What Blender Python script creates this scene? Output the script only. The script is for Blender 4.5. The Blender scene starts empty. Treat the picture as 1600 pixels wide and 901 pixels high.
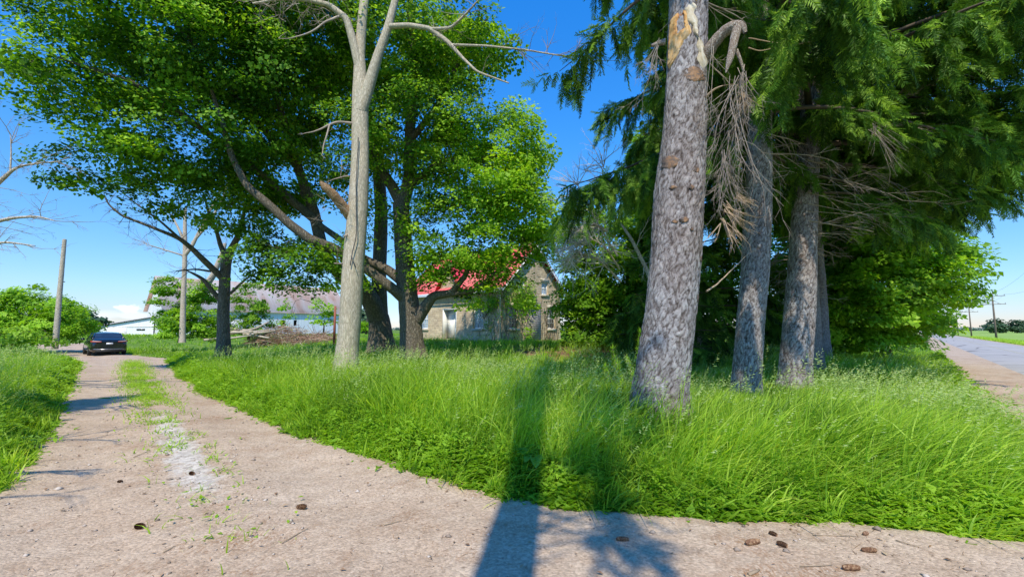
import bpy, math, numpy as np
from mathutils import Vector
rng = np.random.default_rng(7)
SC = bpy.context.scene
COL = SC.collection
F = 690.0; PITCH = math.atan(64.5/F); CH = 1.6
cP, sP = math.cos(PITCH), math.sin(PITCH)

# ------------------------------------------------------------------ helpers
def P(px, py, Y):
    """world point at depth Y seen at photo pixel (px,py)"""
    xr = (px-800)/F; yu = (450.5-py)/F
    d = np.array([xr, -sP*yu + cP, cP*yu + sP])
    t = Y/d[1]
    return np.array([d[0]*t, Y, CH + d[2]*t])
def smooth(a, b, x):
    t = np.clip((x-a)/(b-a), 0, 1); return t*t*(3-2*t)
SB, CB = 0.672, 0.741            # road frame: s runs along the road, c across it to the right
def cs(x, y): return x*CB - y*SB, x*SB + y*CB
def xy(c, s): return CB*c + SB*s, -SB*c + CB*s
def terr(x, y):
    c, s = cs(np.asarray(x, float), np.asarray(y, float))
    m = smooth(-3, -14, c)
    z = .85*smooth(9, 19, s)*m
    z2 = .8*smooth(-48, -78, c)
    z = np.maximum(z, z2)
    z = z + .08*np.sin(x*.21+1)*np.sin(y*.17+.5)*smooth(8, 14, s)*smooth(-2, -8, c)
    z = z - .8*smooth(8.6, 13, c)
    z = z + .10*smooth(5.6, 7, s)*smooth(1.5, -.5, c)*smooth(-30, -5, c)
    z = z - .15*smooth(-.6, -3.2, s)*smooth(-6, -12, c)*0
    return z
def vnoise(x, y, f=1.0, seed=0):
    r = np.random.default_rng(seed); o = 0
    for i in range(7):
        a = r.uniform(0, 6.28); k = f*r.uniform(.6, 1.7); p = r.uniform(0, 6.28)
        o = o + np.sin((x*math.cos(a)+y*math.sin(a))*k*6.28 + p + 1.3*np.sin((x*math.sin(a)-y*math.cos(a))*k*3.1+p))
    return o/7*1.6
def nrm(v):
    v = np.asarray(v, float); return v/(np.linalg.norm(v, axis=-1, keepdims=True)+1e-9)

class M:
    def __init__(s): s.v = []; s.f = []; s.t = []; s.n = 0
    def add(s, V, Fc, tint=0.5):
        V = np.asarray(V, float).reshape(-1, 3); Fc = np.asarray(Fc, int)
        if Fc.shape[1] == 3: Fc = np.concatenate([Fc, -np.ones((len(Fc), 1), int)-s.n], 1)
        s.v.append(V); s.f.append(Fc + s.n)
        s.t.append(np.broadcast_to(np.asarray(tint, float), (len(V),)).copy() if np.ndim(tint) == 0 else np.asarray(tint, float))
        s.n += len(V)
    def box(s, x0, x1, y0, y1, z0, z1, tint=.5):
        V = [(x, y, z) for x in (x0, x1) for y in (y0, y1) for z in (z0, z1)]
        s.add(V, [(0,1,3,2),(4,6,7,5),(0,4,5,1),(2,3,7,6),(0,2,6,4),(1,5,7,3)], tint)
    def tube(s, pts, r, k=6, tint=.5, cap=True, rough=0, seed=0):
        pts = np.asarray(pts, float); n = len(pts); r = np.broadcast_to(np.asarray(r, float), (n,))
        T = nrm(np.gradient(pts, axis=0)); ref = np.array([.31, .17, .05])
        if abs(T[:, 2]).mean() < .7: ref = np.array([.05, .1, 1.])
        else: ref = np.array([1., .1, .05])
        U = nrm(np.cross(T, ref)); W = np.cross(T, U)
        a = np.arange(k)*2*math.pi/k
        R = r[:, None]*np.ones(k)
        if rough:
            rr = np.random.default_rng(seed)
            R = R*(1+rough*rr.normal(size=(n, k)))
        V = pts[:, None] + R[..., None]*(np.cos(a)[None, :, None]*U[:, None] + np.sin(a)[None, :, None]*W[:, None])
        i = np.arange(n-1)[:, None]*k; j = np.arange(k)[None]; j2 = (j+1) % k
        Fq = np.stack([i+j, i+j2, i+k+j2, i+k+j], -1).reshape(-1, 4)
        V = V.reshape(-1, 3)
        if cap:
            V = np.concatenate([V, pts[:1], pts[-1:]]); m = n*k
            c0 = np.stack([np.full(k, m), (np.arange(k)+1) % k, np.arange(k), -np.ones(k)], -1)
            c1 = np.stack([np.full(k, m+1), (n-1)*k+np.arange(k), (n-1)*k+(np.arange(k)+1) % k, -np.ones(k)], -1)
            caps = np.concatenate([c0, c1]).astype(int)
            s.v.append(V); tt = np.full(len(V), float(tint)); s.t.append(tt)
            s.f.append(np.concatenate([Fq + s.n, np.where(caps < 0, -1, caps + s.n)])); s.n += len(V)
        else: s.add(V, Fq, tint)
    def build(s, name, mat, parent=None, sm=False, seed=None):
        me = bpy.data.meshes.new(name)
        V = np.concatenate(s.v); Fc = np.concatenate(s.f); T = np.concatenate(s.t)
        tri = Fc[:, 3] < 0
        me.vertices.add(len(V)); me.vertices.foreach_set('co', V.astype(np.float32).ravel())
        tot = np.where(tri, 3, 4); st = np.concatenate([[0], np.cumsum(tot)[:-1]])
        mask = np.ones(Fc.shape, bool); mask[tri, 3] = False
        L = Fc[mask]
        me.loops.add(len(L)); me.loops.foreach_set('vertex_index', L.astype(np.int32))
        me.polygons.add(len(Fc)); me.polygons.foreach_set('loop_start', st.astype(np.int32))
        try: me.polygons.foreach_set('loop_total', tot.astype(np.int32))
        except Exception: pass
        if sm: me.polygons.foreach_set('use_smooth', np.ones(len(Fc), bool))
        me.update(calc_edges=True)
        at = me.attributes.new('tint', 'FLOAT', 'POINT'); at.data.foreach_set('value', T.astype(np.float32))
        me.materials.append(mat)
        o = bpy.data.objects.new(name, me); COL.objects.link(o)
        if parent is not None: o.parent = parent
        return o
# tris are stored with -1 in column 3
_add = M.add
def _add2(s, V, Fc, tint=0.5):
    V = np.asarray(V, float).reshape(-1, 3); Fc = np.asarray(Fc, int)
    if Fc.shape[1] == 3: Fc = np.concatenate([Fc + s.n, -np.ones((len(Fc), 1), int)], 1)
    else: Fc = Fc + s.n
    s.v.append(V); s.f.append(Fc)
    s.t.append(np.full(len(V), float(tint)) if np.ndim(tint) == 0 else np.asarray(tint, float)); s.n += len(V)
M.add = _add2

def tag(o, label=None, cat=None, group=None, kind=None):
    if label: o['label'] = label
    if cat: o['category'] = cat
    if group: o['group'] = group
    if kind: o['kind'] = kind
    return o
def empty(name, loc, label=None, cat=None, group=None, rz=0):
    o = bpy.data.objects.new(name, None); COL.objects.link(o); o.empty_display_size = .3
    o.location = loc; o.rotation_euler = (0, 0, rz); tag(o, label, cat, group); return o
class Shift:
    """collects a mesh in world space and builds it relative to its thing's base"""
def wbuild(m, name, mat, root, sm=False):
    o = m.build(name, mat, None, sm)
    me = o.data; n = len(me.vertices); a = np.empty(n*3, np.float32); me.vertices.foreach_get('co', a)
    a = a.reshape(-1, 3) - np.array(root.location, np.float32); me.vertices.foreach_set('co', a.ravel()); me.update()
    o.parent = root
    return o
def dup(root, loc, rz, label, kids=True, scale=None):
    r = root.copy(); COL.objects.link(r); r.location = loc; r.rotation_euler = (0, 0, rz); r['label'] = label
    if scale: r.scale = scale
    for ch in list(root.children):
        c = ch.copy(); COL.objects.link(c); c.parent = r
    return r

# ------------------------------------------------------------------ materials
def new(name):
    m = bpy.data.materials.new(name); m.use_nodes = True; nt = m.node_tree
    b = nt.nodes['Principled BSDF']; return m, nt, b
def nd(nt, t, **k):
    n = nt.nodes.new(t)
    for a, v in k.items():
        if a in n.inputs.keys() if hasattr(n.inputs, 'keys') else False: n.inputs[a].default_value = v
        else: setattr(n, a, v)
    return n
def ramp(nt, fac, stops):
    r = nt.nodes.new('ShaderNodeValToRGB'); e = r.color_ramp.elements
    e[0].position, e[0].color = stops[0][0], (*stops[0][1], 1); e[1].position, e[1].color = stops[-1][0], (*stops[-1][1], 1)
    for p, c in stops[1:-1]: x = e.new(p); x.color = (*c, 1)
    nt.links.new(fac, r.inputs['Fac']); return r.outputs['Color']
def noise(nt, scale, detail=4, rough=.6, vec=None, dist=0):
    n = nt.nodes.new('ShaderNodeTexNoise'); n.inputs['Scale'].default_value = scale; n.inputs['Detail'].default_value = detail
    n.inputs['Roughness'].default_value = rough; n.inputs['Distortion'].default_value = dist
    if vec is not None: nt.links.new(vec, n.inputs['Vector'])
    return n.outputs['Fac']
def objco(nt, scale=(1, 1, 1), geo=False):
    tc = nt.nodes.new('ShaderNodeTexCoord'); mp = nt.nodes.new('ShaderNodeMapping'); mp.inputs['Scale'].default_value = scale
    nt.links.new(tc.outputs['Object'], mp.inputs['Vector']); return mp.outputs['Vector']
def mix(nt, fac, a, b, mode='MIX'):
    n = nt.nodes.new('ShaderNodeMix'); n.data_type = 'RGBA'; n.blend_type = mode
    for s, v in ((n.inputs[0], fac), (n.inputs[6], a), (n.inputs[7], b)):
        if hasattr(v, 'type') and not isinstance(v, (tuple, float, int)): nt.links.new(v, s)
        else: s.default_value = (*v, 1) if isinstance(v, tuple) else v
    return n.outputs[2]
def math_(nt, op, a, b=0.0, c=None):
    n = nt.nodes.new('ShaderNodeMath'); n.operation = op
    for i, v in enumerate((a, b, c)):
        if v is None: continue
        if isinstance(v, (int, float)): n.inputs[i].default_value = v
        else: nt.links.new(v, n.inputs[i])
    return n.outputs[0]
def bump(nt, b, h, strength=.5, dist=.02):
    n = nt.nodes.new('ShaderNodeBump'); n.inputs['Strength'].default_value = strength; n.inputs['Distance'].default_value = dist
    nt.links.new(h, n.inputs['Height']); nt.links.new(n.outputs['Normal'], b.inputs['Normal'])
def attr(nt, name):
    a = nt.nodes.new('ShaderNodeAttribute'); a.attribute_name = name; return a
def simple(name, col, rough=.7, metal=0, var=.25, sc=3, bmp=0):
    m, nt, b = new(name); v = objco(nt)
    n = noise(nt, sc, 6, .65, v)
    lo = tuple(x*(1-var) for x in col); hi = tuple(min(1, x*(1+var)) for x in col)
    nt.links.new(ramp(nt, n, [(.3, lo), (.7, hi)]), b.inputs['Base Color'])
    b.inputs['Roughness'].default_value = rough; b.inputs['Metallic'].default_value = metal
    if bmp: bump(nt, b, noise(nt, sc*8, 5, .7, v), bmp, .01)
    return m
def leafmat(name, dark, mid, light, trans=.4, rough=.5, spec=.25):
    m, nt, b = new(name); t = attr(nt, 'tint').outputs['Fac']
    col = ramp(nt, t, [(0, dark), (.5, mid), (1, light)])
    nt.links.new(col, b.inputs['Base Color']); b.inputs['Roughness'].default_value = rough
    b.inputs['Specular IOR Level'].default_value = spec
    tr = nt.nodes.new('ShaderNodeBsdfTranslucent')
    nt.links.new(mix(nt, 1.0, col, (1.35, 1.25, .5), 'MULTIPLY'), tr.inputs['Color'])
    ms = nt.nodes.new('ShaderNodeMixShader'); ms.inputs[0].default_value = trans
    nt.links.new(b.outputs[0], ms.inputs[1]); nt.links.new(tr.outputs[0], ms.inputs[2])
    nt.links.new(ms.outputs[0], nt.nodes['Material Output'].inputs['Surface'])
    return m
def bark(name, dark, mid, light, sc=(9, 9, 2.2), vs=3.0, strength=.9, dist=.03, lichen=None):
    m, nt, b = new(name); v = objco(nt, sc)
    vo = nt.nodes.new('ShaderNodeTexVoronoi'); vo.feature = 'DISTANCE_TO_EDGE'; vo.inputs['Scale'].default_value = vs
    dv = nt.nodes.new('ShaderNodeVectorMath'); dv.operation = 'ADD'
    nn = nt.nodes.new('ShaderNodeTexNoise'); nn.inputs['Scale'].default_value = 2.5; nn.inputs['Detail'].default_value = 4
    nt.links.new(v, nn.inputs['Vector']); nt.links.new(v, dv.inputs[0]); nt.links.new(nn.outputs['Color'], dv.inputs[1])
    nt.links.new(dv.outputs[0], vo.inputs['Vector'])
    f = noise(nt, 6, 8, .75, v); g = noise(nt, .35, 4, .6, v)
    h = math_(nt, 'ADD', math_(nt, 'MULTIPLY', math_(nt, 'MINIMUM', vo.outputs['Distance'], .25), 3.0), f)
    c1 = ramp(nt, math_(nt, 'MULTIPLY', h, .75), [(.25, dark), (.55, mid), (.95, light)])
    c2 = mix(nt, ramp(nt, g, [(.35, (0, 0, 0)), (.7, (.55, .55, .55))]), c1, mix(nt, 1.0, c1, (1.25, 1.15, 1.0), 'MULTIPLY'))
    if lichen:
        c2 = mix(nt, ramp(nt, noise(nt, 1.1, 6, .7, v), [(.52, (0, 0, 0)), (.68, (.6, .6, .6))]), c2, lichen)
    nt.links.new(c2, b.inputs['Base Color']); b.inputs['Roughness'].default_value = .9; b.inputs['Specular IOR Level'].default_value = .15
    bump(nt, b, h, strength, dist)
    return m

MAT = {}
def platebark():
    m, nt, b = new('spruce_bark'); v = objco(nt, (1, 1, .55)); t = attr(nt, 'tint').outputs['Fac']
    f = noise(nt, 22, 7, .75, v); g = noise(nt, 1.3, 5, .65, v); k = noise(nt, 60, 4, .7, v)
    h = math_(nt, 'ADD', math_(nt, 'MULTIPLY', t, .62), math_(nt, 'MULTIPLY', math_(nt, 'SUBTRACT', f, .5), .9))
    c1 = ramp(nt, h, [(.02, (.045, .035, .03)), (.22, (.16, .135, .125)), (.42, (.32, .295, .29)), (.8, (.55, .525, .52))])
    c2 = mix(nt, ramp(nt, g, [(.42, (0, 0, 0)), (.66, (.7, .7, .7))]), c1, mix(nt, 1.0, c1, (.70, .55, .45), 'MULTIPLY'))
    nt.links.new(c2, b.inputs['Base Color']); b.inputs['Roughness'].default_value = .9; b.inputs['Specular IOR Level'].default_value = .15
    bump(nt, b, math_(nt, 'ADD', f, math_(nt, 'MULTIPLY', k, .5)), 1, .03); return m
MAT['spruce_bark'] = platebark()
MAT['maple_bark'] = bark('maple_bark', (.07, .058, .045), (.16, .14, .11), (.27, .235, .19), (8, 8, 1.8), 2.4, 1, .03)
MAT['pale_bark'] = bark('pale_bark', (.24, .21, .155), (.42, .375, .29), (.56, .51, .41), (9, 9, 2.0), 2.2, .55, .014, (.33, .33, .24))
MAT['dead_wood'] = bark('dead_wood', (.2, .165, .13), (.40, .35, .29), (.6, .55, .47), (6, 6, 2), 4, .5, .01)
MAT['dead_twig'] = simple('dead_twig', (.36, .30, .24), .9, 0, .35, 2)
MAT['twig'] = simple('twig', (.10, .075, .05), .9, 0, .3, 2)
MAT['pale_twig'] = simple('pale_twig', (.60, .55, .47), .9, 0, .2, 2)
MAT['tan_spray'] = simple('tan_spray', (.42, .31, .20), .9, 0, .35, 3)
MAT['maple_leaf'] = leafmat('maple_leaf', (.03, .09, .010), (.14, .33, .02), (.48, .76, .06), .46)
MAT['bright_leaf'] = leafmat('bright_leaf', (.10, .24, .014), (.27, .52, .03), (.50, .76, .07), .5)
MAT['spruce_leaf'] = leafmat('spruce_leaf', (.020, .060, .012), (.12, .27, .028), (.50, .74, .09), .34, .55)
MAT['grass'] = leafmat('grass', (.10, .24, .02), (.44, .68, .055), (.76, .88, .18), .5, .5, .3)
MAT['seed'] = leafmat('seed', (.30, .46, .10), (.46, .62, .18), (.60, .70, .32), .45)
MAT['weed'] = leafmat('weed', (.10, .24, .012), (.24, .46, .03), (.40, .62, .06), .45)
MAT['burdock'] = leafmat('burdock', (.10, .22, .03), (.20, .40, .05), (.32, .52, .09), .4)

# ------------------------------------------------------------------ world, sun, camera
ELEV = math.radians(53); AZ = math.radians(6)      # light travels toward +Y, a little to the right
w = bpy.data.worlds.new('World'); SC.world = w; w.use_nodes = True; nt = w.node_tree
bg = nt.nodes['Background']; sky = nt.nodes.new('ShaderNodeTexSky'); sky.sky_type = 'NISHITA'; sky.sun_disc = False
sky.sun_elevation = ELEV; sky.sun_rotation = math.radians(180)+AZ; sky.air_density = 1.0; sky.dust_density = 0.0; sky.ozone_density = 1.6; sky.altitude = 0
hs = nt.nodes.new('ShaderNodeHueSaturation'); hs.inputs['Saturation'].default_value = 1.15; hs.inputs['Value'].default_value = 1.0
nt.links.new(sky.outputs[0], hs.inputs['Color'])
tc = nt.nodes.new('ShaderNodeTexCoord'); sx = nt.nodes.new('ShaderNodeSeparateXYZ'); nt.links.new(tc.outputs['Generated'], sx.inputs[0])
out = mix(nt, 1.0, hs.outputs[0], ramp(nt, sx.outputs[2], [(0, (.60, .62, .92)), (.08, (.68, .86, 1.12)), (.25, (.62, 1.1, 1.42)), (.42, (.42, 1.25, 1.85)), (.65, (.25, 1.35, 2.2)), (1, (.3, 1.2, 1.9))]), 'MULTIPLY')
def cloud(px, py, rx, rz, dens, seed):
    global out
    d = P(px, py, 1.0) - np.array([0, 0, CH]); d = d/np.linalg.norm(d)
    sub = nt.nodes.new('ShaderNodeVectorMath'); sub.operation = 'SUBTRACT'; nt.links.new(tc.outputs['Generated'], sub.inputs[0]); sub.inputs[1].default_value = tuple(d)
    mul = nt.nodes.new('ShaderNodeVectorMath'); mul.operation = 'MULTIPLY'; nt.links.new(sub.outputs[0], mul.inputs[0]); mul.inputs[1].default_value = (1/rx, 1/rx, 1/rz)
    ln = nt.nodes.new('ShaderNodeVectorMath'); ln.operation = 'LENGTH'; nt.links.new(mul.outputs[0], ln.inputs[0])
    n = nt.nodes.new('ShaderNodeTexNoise'); n.inputs['Scale'].default_value = 1.6/rx; n.inputs['Detail'].default_value = 5
    ad = nt.nodes.new('ShaderNodeVectorMath'); ad.operation = 'MULTIPLY_ADD'; nt.links.new(tc.outputs['Generated'], ad.inputs[0]); ad.inputs[1].default_value = (1, 1, 1.6); ad.inputs[2].default_value = (seed, 0, 0)
    nt.links.new(ad.outputs[0], n.inputs['Vector'])
    v = math_(nt, 'SUBTRACT', math_(nt, 'ADD', 1.0, math_(nt, 'MULTIPLY', math_(nt, 'SUBTRACT', n.outputs['Fac'], .5), 2.4)), ln.outputs['Value'])
    mr = nt.nodes.new('ShaderNodeMapRange'); mr.interpolation_type = 'SMOOTHSTEP'; mr.inputs['From Min'].default_value = 0; mr.inputs['From Max'].default_value = .7; mr.inputs['To Max'].default_value = dens
    nt.links.new(v, mr.inputs['Value'])
    out = mix(nt, mr.outputs[0], out, (8.5, 8.8, 9.2))
cloud(202, 482, .020, .009, .85, 1.); cloud(210, 494, .07, .008, .35, 3.); cloud(90, 500, .12, .012, .22, 5.); cloud(140, 488, .05, .006, .2, 9.)
nt.links.new(out, bg.inputs['Color']); bg.inputs['Strength'].default_value = .15
sd = bpy.data.lights.new('sun', 'SUN'); sd.energy = 5.0; sd.angle = math.radians(.53); sd.color = (1, .91, .74)
so = bpy.data.objects.new('sun', sd); COL.objects.link(so)
ld = Vector((math.sin(AZ)*math.cos(ELEV), math.cos(AZ)*math.cos(ELEV), -math.sin(ELEV)))
so.rotation_euler = ld.to_track_quat('-Z', 'Y').to_euler(); so.location = (-5, -20, 30)
cd = bpy.data.cameras.new('camera'); cam = bpy.data.objects.new('camera', cd); COL.objects.link(cam); SC.camera = cam
cd.sensor_width = 36; cd.lens = F/1600*36; cd.clip_end = 6000; cd.clip_start = .05
cam.location = (0, 0, CH); cam.rotation_euler = (math.radians(90)+PITCH, 0, 0)
SC.view_settings.view_transform = 'Standard'; SC.view_settings.look = 'None'; SC.view_settings.exposure = 0; SC.view_settings.gamma = 1
SC.render.engine = 'CYCLES'; SC.cycles.max_bounces = 6; SC.cycles.transparent_max_bounces = 8; SC.cycles.diffuse_bounces = 3

# ------------------------------------------------------------------ edges of the drive in (c,s)
ER = np.array([(-60, 4.4), (-45, 4.6), (-36, 4.9), (-30.4, 5.5), (-20, 4.0), (-14, 3.3), (-9.7, 3.1), (-6.65, 3.0), (-5.1, 3.15), (-3.7, 3.15), (-2.6, 3.4), (-1.8, 3.75), (-.53, 4.7), (.5, 5.2), (1.0, 5.7), (1.4, 7), (1.7, 9.5)])
EL = np.array([(-60, 1.0), (-45, 1.6), (-33.8, 2.2), (-23.6, 1.4), (-12.6, .5), (-8.5, .15), (-6.6, -.2), (-5, -1), (-3, -3), (-1, -7), (0, -12)])
def eR(c): return np.interp(c, ER[:, 0], ER[:, 1])
def eL(c): return np.interp(c, EL[:, 0], EL[:, 1])
def eroad(s): return np.interp(s, [5, 7, 9, 14, 25, 400], [.95, 1.15, 1.0, .85, .9, 1.2])
def drive_d(c, s):
    """signed distance-ish inside the drive (positive inside)"""
    wob = .10*vnoise(c, s, .22, 3) + .05*vnoise(c, s, 1.1, 4)
    return np.minimum(eR(c) - s, np.where(c < 0, s - eL(np.minimum(c, 0)), 9)) + wob
def midline(c): return np.interp(c, [-30, -22, -16, -11, -5.8, -3], [3.9, 3.0, 2.35, 1.9, 1.35, 1.1])
def midmask(c, s):
    return np.exp(-((s-midline(c))/np.interp(c, [-25, -5], [.42, .34]))**2)*smooth(-2.6, -4.6, c)*smooth(-32, -24, c)

# ------------------------------------------------------------------ ground
def grid_axis(n, k, far, lo=-1):
    u = np.linspace(lo, 1, n); a = np.arcsinh(far/k); return k*np.sinh(u*a)
gx = grid_axis(300, 6, 3500); gy = np.concatenate([-grid_axis(60, 6, 300, 0)[:0:-1], grid_axis(240, 6, 4500, 0)])
X, Y = np.meshgrid(gx, gy); c_, s_ = cs(X, Y)
Z = terr(X, Y) - .03 + .02*vnoise(X, Y, .3, 8)*(np.hypot(X, Y) < 200)
ncol = len(gx); i, j = np.meshgrid(np.arange(len(gy)-1), np.arange(ncol-1), indexing='ij'); q = (i*ncol+j).ravel()
g = M(); g.add(np.stack([X, Y, Z], -1), np.stack([q, q+1, q+ncol+1, q+ncol], -1))
m, nt, b = new('ground'); v = objco(nt)
n1 = noise(nt, .35, 6, .65, v); n2 = noise(nt, 14, 6, .7, v); n3 = noise(nt, .02, 4, .5, v)
green = ramp(nt, n1, [(.3, (.09, .17, .022)), (.5, (.15, .27, .035)), (.72, (.24, .34, .06))])
green = mix(nt, ramp(nt, n2, [(.3, (0, 0, 0)), (.7, (.5, .5, .5))]), green, (.03, .05, .012))
fld = ramp(nt, noise(nt, .05, 5, .6, objco(nt, (1, .35, 1))), [(.3, (.22, .36, .07)), (.7, (.32, .43, .11))])
t = attr(nt, 'tint').outputs['Fac']
col = mix(nt, ramp(nt, t, [(.55, (0, 0, 0)), (.9, (1, 1, 1))]), green, fld)
lit = ramp(nt, math_(nt, 'SUBTRACT', math_(nt, 'SUBTRACT', .5, t), math_(nt, 'MULTIPLY', noise(nt, 1.2, 5, .7, v), .25)), [(.05, (0, 0, 0)), (.3, (1, 1, 1))])
col = mix(nt, lit, col, ramp(nt, n2, [(.35, (.16, .09, .05)), (.7, (.33, .2, .12))]))
nt.links.new(col, b.inputs['Base Color']); b.inputs['Roughness'].default_value = .95; b.inputs['Specular IOR Level'].default_value = .1
bump(nt, b, n2, .6, .05)
# tint: 1 = open field, .5 = rough grass, 0 = needle litter
tt = .5 + .5*smooth(12, 16, c_)
for (px, py, r) in [(905, 556, 2.6), (840, 560, 1.6), (1000, 560, 3), (1100, 565, 3.5), (950, 575, 2.2)]:
    dd = 22.0 if py < 570 else 17.
    x0 = (px-800)/F*dd; tt = np.where(np.hypot(X-x0, (Y-dd)*.6) < r, 0.05, tt)
g.t = [tt.ravel()]
o = g.build('ground', m, None, True); tag(o, kind='structure')

def gravel(name, litter=True):
    m, nt, b = new(name); v = objco(nt)
    big = noise(nt, .55, 5, .6, v); fine = noise(nt, 28, 6, .75, v); med = noise(nt, 4, 6, .7, v)
    vo = nt.nodes.new('ShaderNodeTexVoronoi'); vo.inputs['Scale'].default_value = 55; nt.links.new(v, vo.inputs['Vector'])
    vo2 = nt.nodes.new('ShaderNodeTexVoronoi'); vo2.inputs['Scale'].default_value = 22; nt.links.new(v, vo2.inputs['Vector'])
    col = ramp(nt, big, [(.3, (.45, .335, .235)), (.5, (.54, .42, .305)), (.72, (.59, .49, .385))])
    mpr = nt.nodes.new('ShaderNodeMapping'); mpr.inputs['Rotation'].default_value = (0, 0, math.radians(42.2)); mpr.inputs['Scale'].default_value = (.12, .95, 1)
    tcr = nt.nodes.new('ShaderNodeTexCoord'); nt.links.new(tcr.outputs['Object'], mpr.inputs[0]); big2 = noise(nt, 1.0, 6, .72, mpr.outputs[0], .4); col = mix(nt, .6, col, ramp(nt, big2, [(.35, (.72, .70, .69)), (.5, (1, .98, .95)), (.65, (1.12, 1.1, 1.08))]), 'MULTIPLY'); col = mix(nt, .5, col, ramp(nt, med, [(.25, (.36, .25, .165)), (.75, (.69, .57, .44))]))
    sp = ramp(nt, vo.outputs['Color'], [(.2, (.62, .6, .58)), (.8, (1.25, 1.22, 1.18))])
    col = mix(nt, .5, col, sp, 'MULTIPLY')
    col = mix(nt, math_(nt, 'MULTIPLY', ramp(nt, fine, [(.3, (1, 1, 1)), (.5, (0, 0, 0))]), .6), col, (.2, .145, .10))
    nd_ = ramp(nt, noise(nt, .8, 6, .75, objco(nt, (1, 1.3, 1))), [(.50, (0, 0, 0)), (.66, (.9, .9, .9))])
    nd2 = ramp(nt, noise(nt, 34, 3, .6, objco(nt, (1, .4, 1)), 1.5), [(.42, (0, 0, 0)), (.6, (1, 1, 1))])
    col = mix(nt, math_(nt, 'MULTIPLY', nd_, nd2), col, (.30, .165, .085))
    t = attr(nt, 'tint').outputs['Fac']     # grey crushed stone down the middle
    gr = ramp(nt, math_(nt, 'ADD', t, math_(nt, 'MULTIPLY', math_(nt, 'SUBTRACT', med, .5), 1.3)), [(.55, (0, 0, 0)), (.85, (1, 1, 1))])
    col = mix(nt, math_(nt, 'MULTIPLY', gr, .85), col, ramp(nt, vo2.outputs['Color'], [(.2, (.42, .385, .335)), (.8, (.72, .67, .59))]))
    nt.links.new(col, b.inputs['Base Color']); b.inputs['Roughness'].default_value = .95; b.inputs['Specular IOR Level'].default_value = .15
    h = math_(nt, 'ADD', math_(nt, 'MULTIPLY', vo.outputs['Distance'], -.6), math_(nt, 'ADD', fine, math_(nt, 'MULTIPLY', med, 1.5)))
    bump(nt, b, h, .5, .015)
    return m
MAT['gravel'] = gravel('gravel')
def sheet(name, cc, ss, zf, mat, tf=None):
    C_, S_ = np.meshgrid(cc, ss); x, y = xy(C_, S_); z = zf(C_, S_, x, y); n = len(cc)
    i, j = np.meshgrid(np.arange(len(ss)-1), np.arange(n-1), indexing='ij'); q = (i*n+j).ravel()
    mm = M(); mm.add(np.stack([x, y, z], -1), np.stack([q, q+1, q+n+1, q+n], -1), (tf(C_, S_).ravel() if tf else .0))
    return tag(mm.build(name, mat, None, True), kind='structure')
def drive_z(C_, S_, x, y):
    d = drive_d(C_, S_)
    rut = -.035*np.exp(-((S_-midline(C_)-.95)/.4)**2) - .035*np.exp(-((S_-midline(C_)+.85)/.4)**2)
    z = terr(x, y) + np.interp(d, [-.75, -.25, .2], [-.12, -.02, .03]) + rut*smooth(-1, -5, C_) + .012*vnoise(x, y, .7, 21) + .006*vnoise(x, y, 2.5, 22)
    return np.where(S_ > 5.4, np.minimum(z, terr(x, y)-.02 + .03*smooth(-.3, .6, C_)), z)
sheet('driveway', np.concatenate([np.linspace(-60, -10, 180), np.linspace(-9.9, 2.7, 150)]), np.linspace(-14, 9.5, 300), drive_z, MAT['gravel'],
      lambda c, s: .66*midmask(c, s)*smooth(-16, -7, c)*smooth(-3.6, -6, c) + .22*midmask(c, s))
sheet('road_shoulder', np.linspace(.9, 2.75, 14), np.concatenate([np.linspace(-60, 4, 60), np.linspace(4.1, 40, 160), np.linspace(41, 1500, 200)]),
      lambda C, S, x, y: terr(x, y) - .02 + .045*smooth(.9, 1.7, C) + .008*vnoise(x, y, 1.2, 5)*(S < 60), MAT['gravel'])
sheet('far_shoulder', np.linspace(7.3, 8.7, 8), np.concatenate([np.linspace(-60, 40, 120), np.linspace(41, 1500, 200)]),
      lambda C, S, x, y: terr(x, y) + .02 - .08*smooth(8, 8.7, C), MAT['gravel'])
m, nt, b = new('asphalt'); v = objco(nt)
n1 = noise(nt, .3, 6, .6, v); n2 = noise(nt, 40, 4, .7, v)
col = ramp(nt, n1, [(.3, (.42, .39, .35)), (.7, (.53, .495, .45))]); col = mix(nt, .5, col, ramp(nt, n2, [(.3, (.2, .2, .2)), (.7, (.45, .44, .43))]))
vo = nt.nodes.new('ShaderNodeTexVoronoi'); vo.feature = 'DISTANCE_TO_EDGE'; vo.inputs['Scale'].default_value = .22; nt.links.new(v, vo.inputs['Vector'])
col = mix(nt, ramp(nt, vo.outputs['Distance'], [(.0, (.8, .8, .8)), (.02, (0, 0, 0))]), col, (.09, .088, .085))
nt.links.new(col, b.inputs['Base Color']); b.inputs['Roughness'].default_value = .95; b.inputs['Specular IOR Level'].default_value = .05; bump(nt, b, n2, .3, .006)
longs = np.concatenate([np.linspace(-60, 60, 160), np.linspace(62, 1500, 240)])
sheet('road', 2.5+np.linspace(0, 1, 12)*5.1, longs, lambda C, S, x, y: terr(x, y)*0 + .035 + .05*np.sin((C-2.5)/5.1*math.pi) - .06*(C < 2.51), m)
m, nt, b = new('line_paint'); v = objco(nt)
nt.links.new(mix(nt, ramp(nt, noise(nt, 9, 6, .8, v), [(.35, (0, 0, 0)), (.6, (.9, .9, .9))]), (.33, .32, .30), (.60, .47, .16)), b.inputs['Base Color'])
sheet('road_marking', np.linspace(4.95, 5.08, 2), longs, lambda C, S, x, y: C*0 + .035+.05+.004, m)

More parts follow.
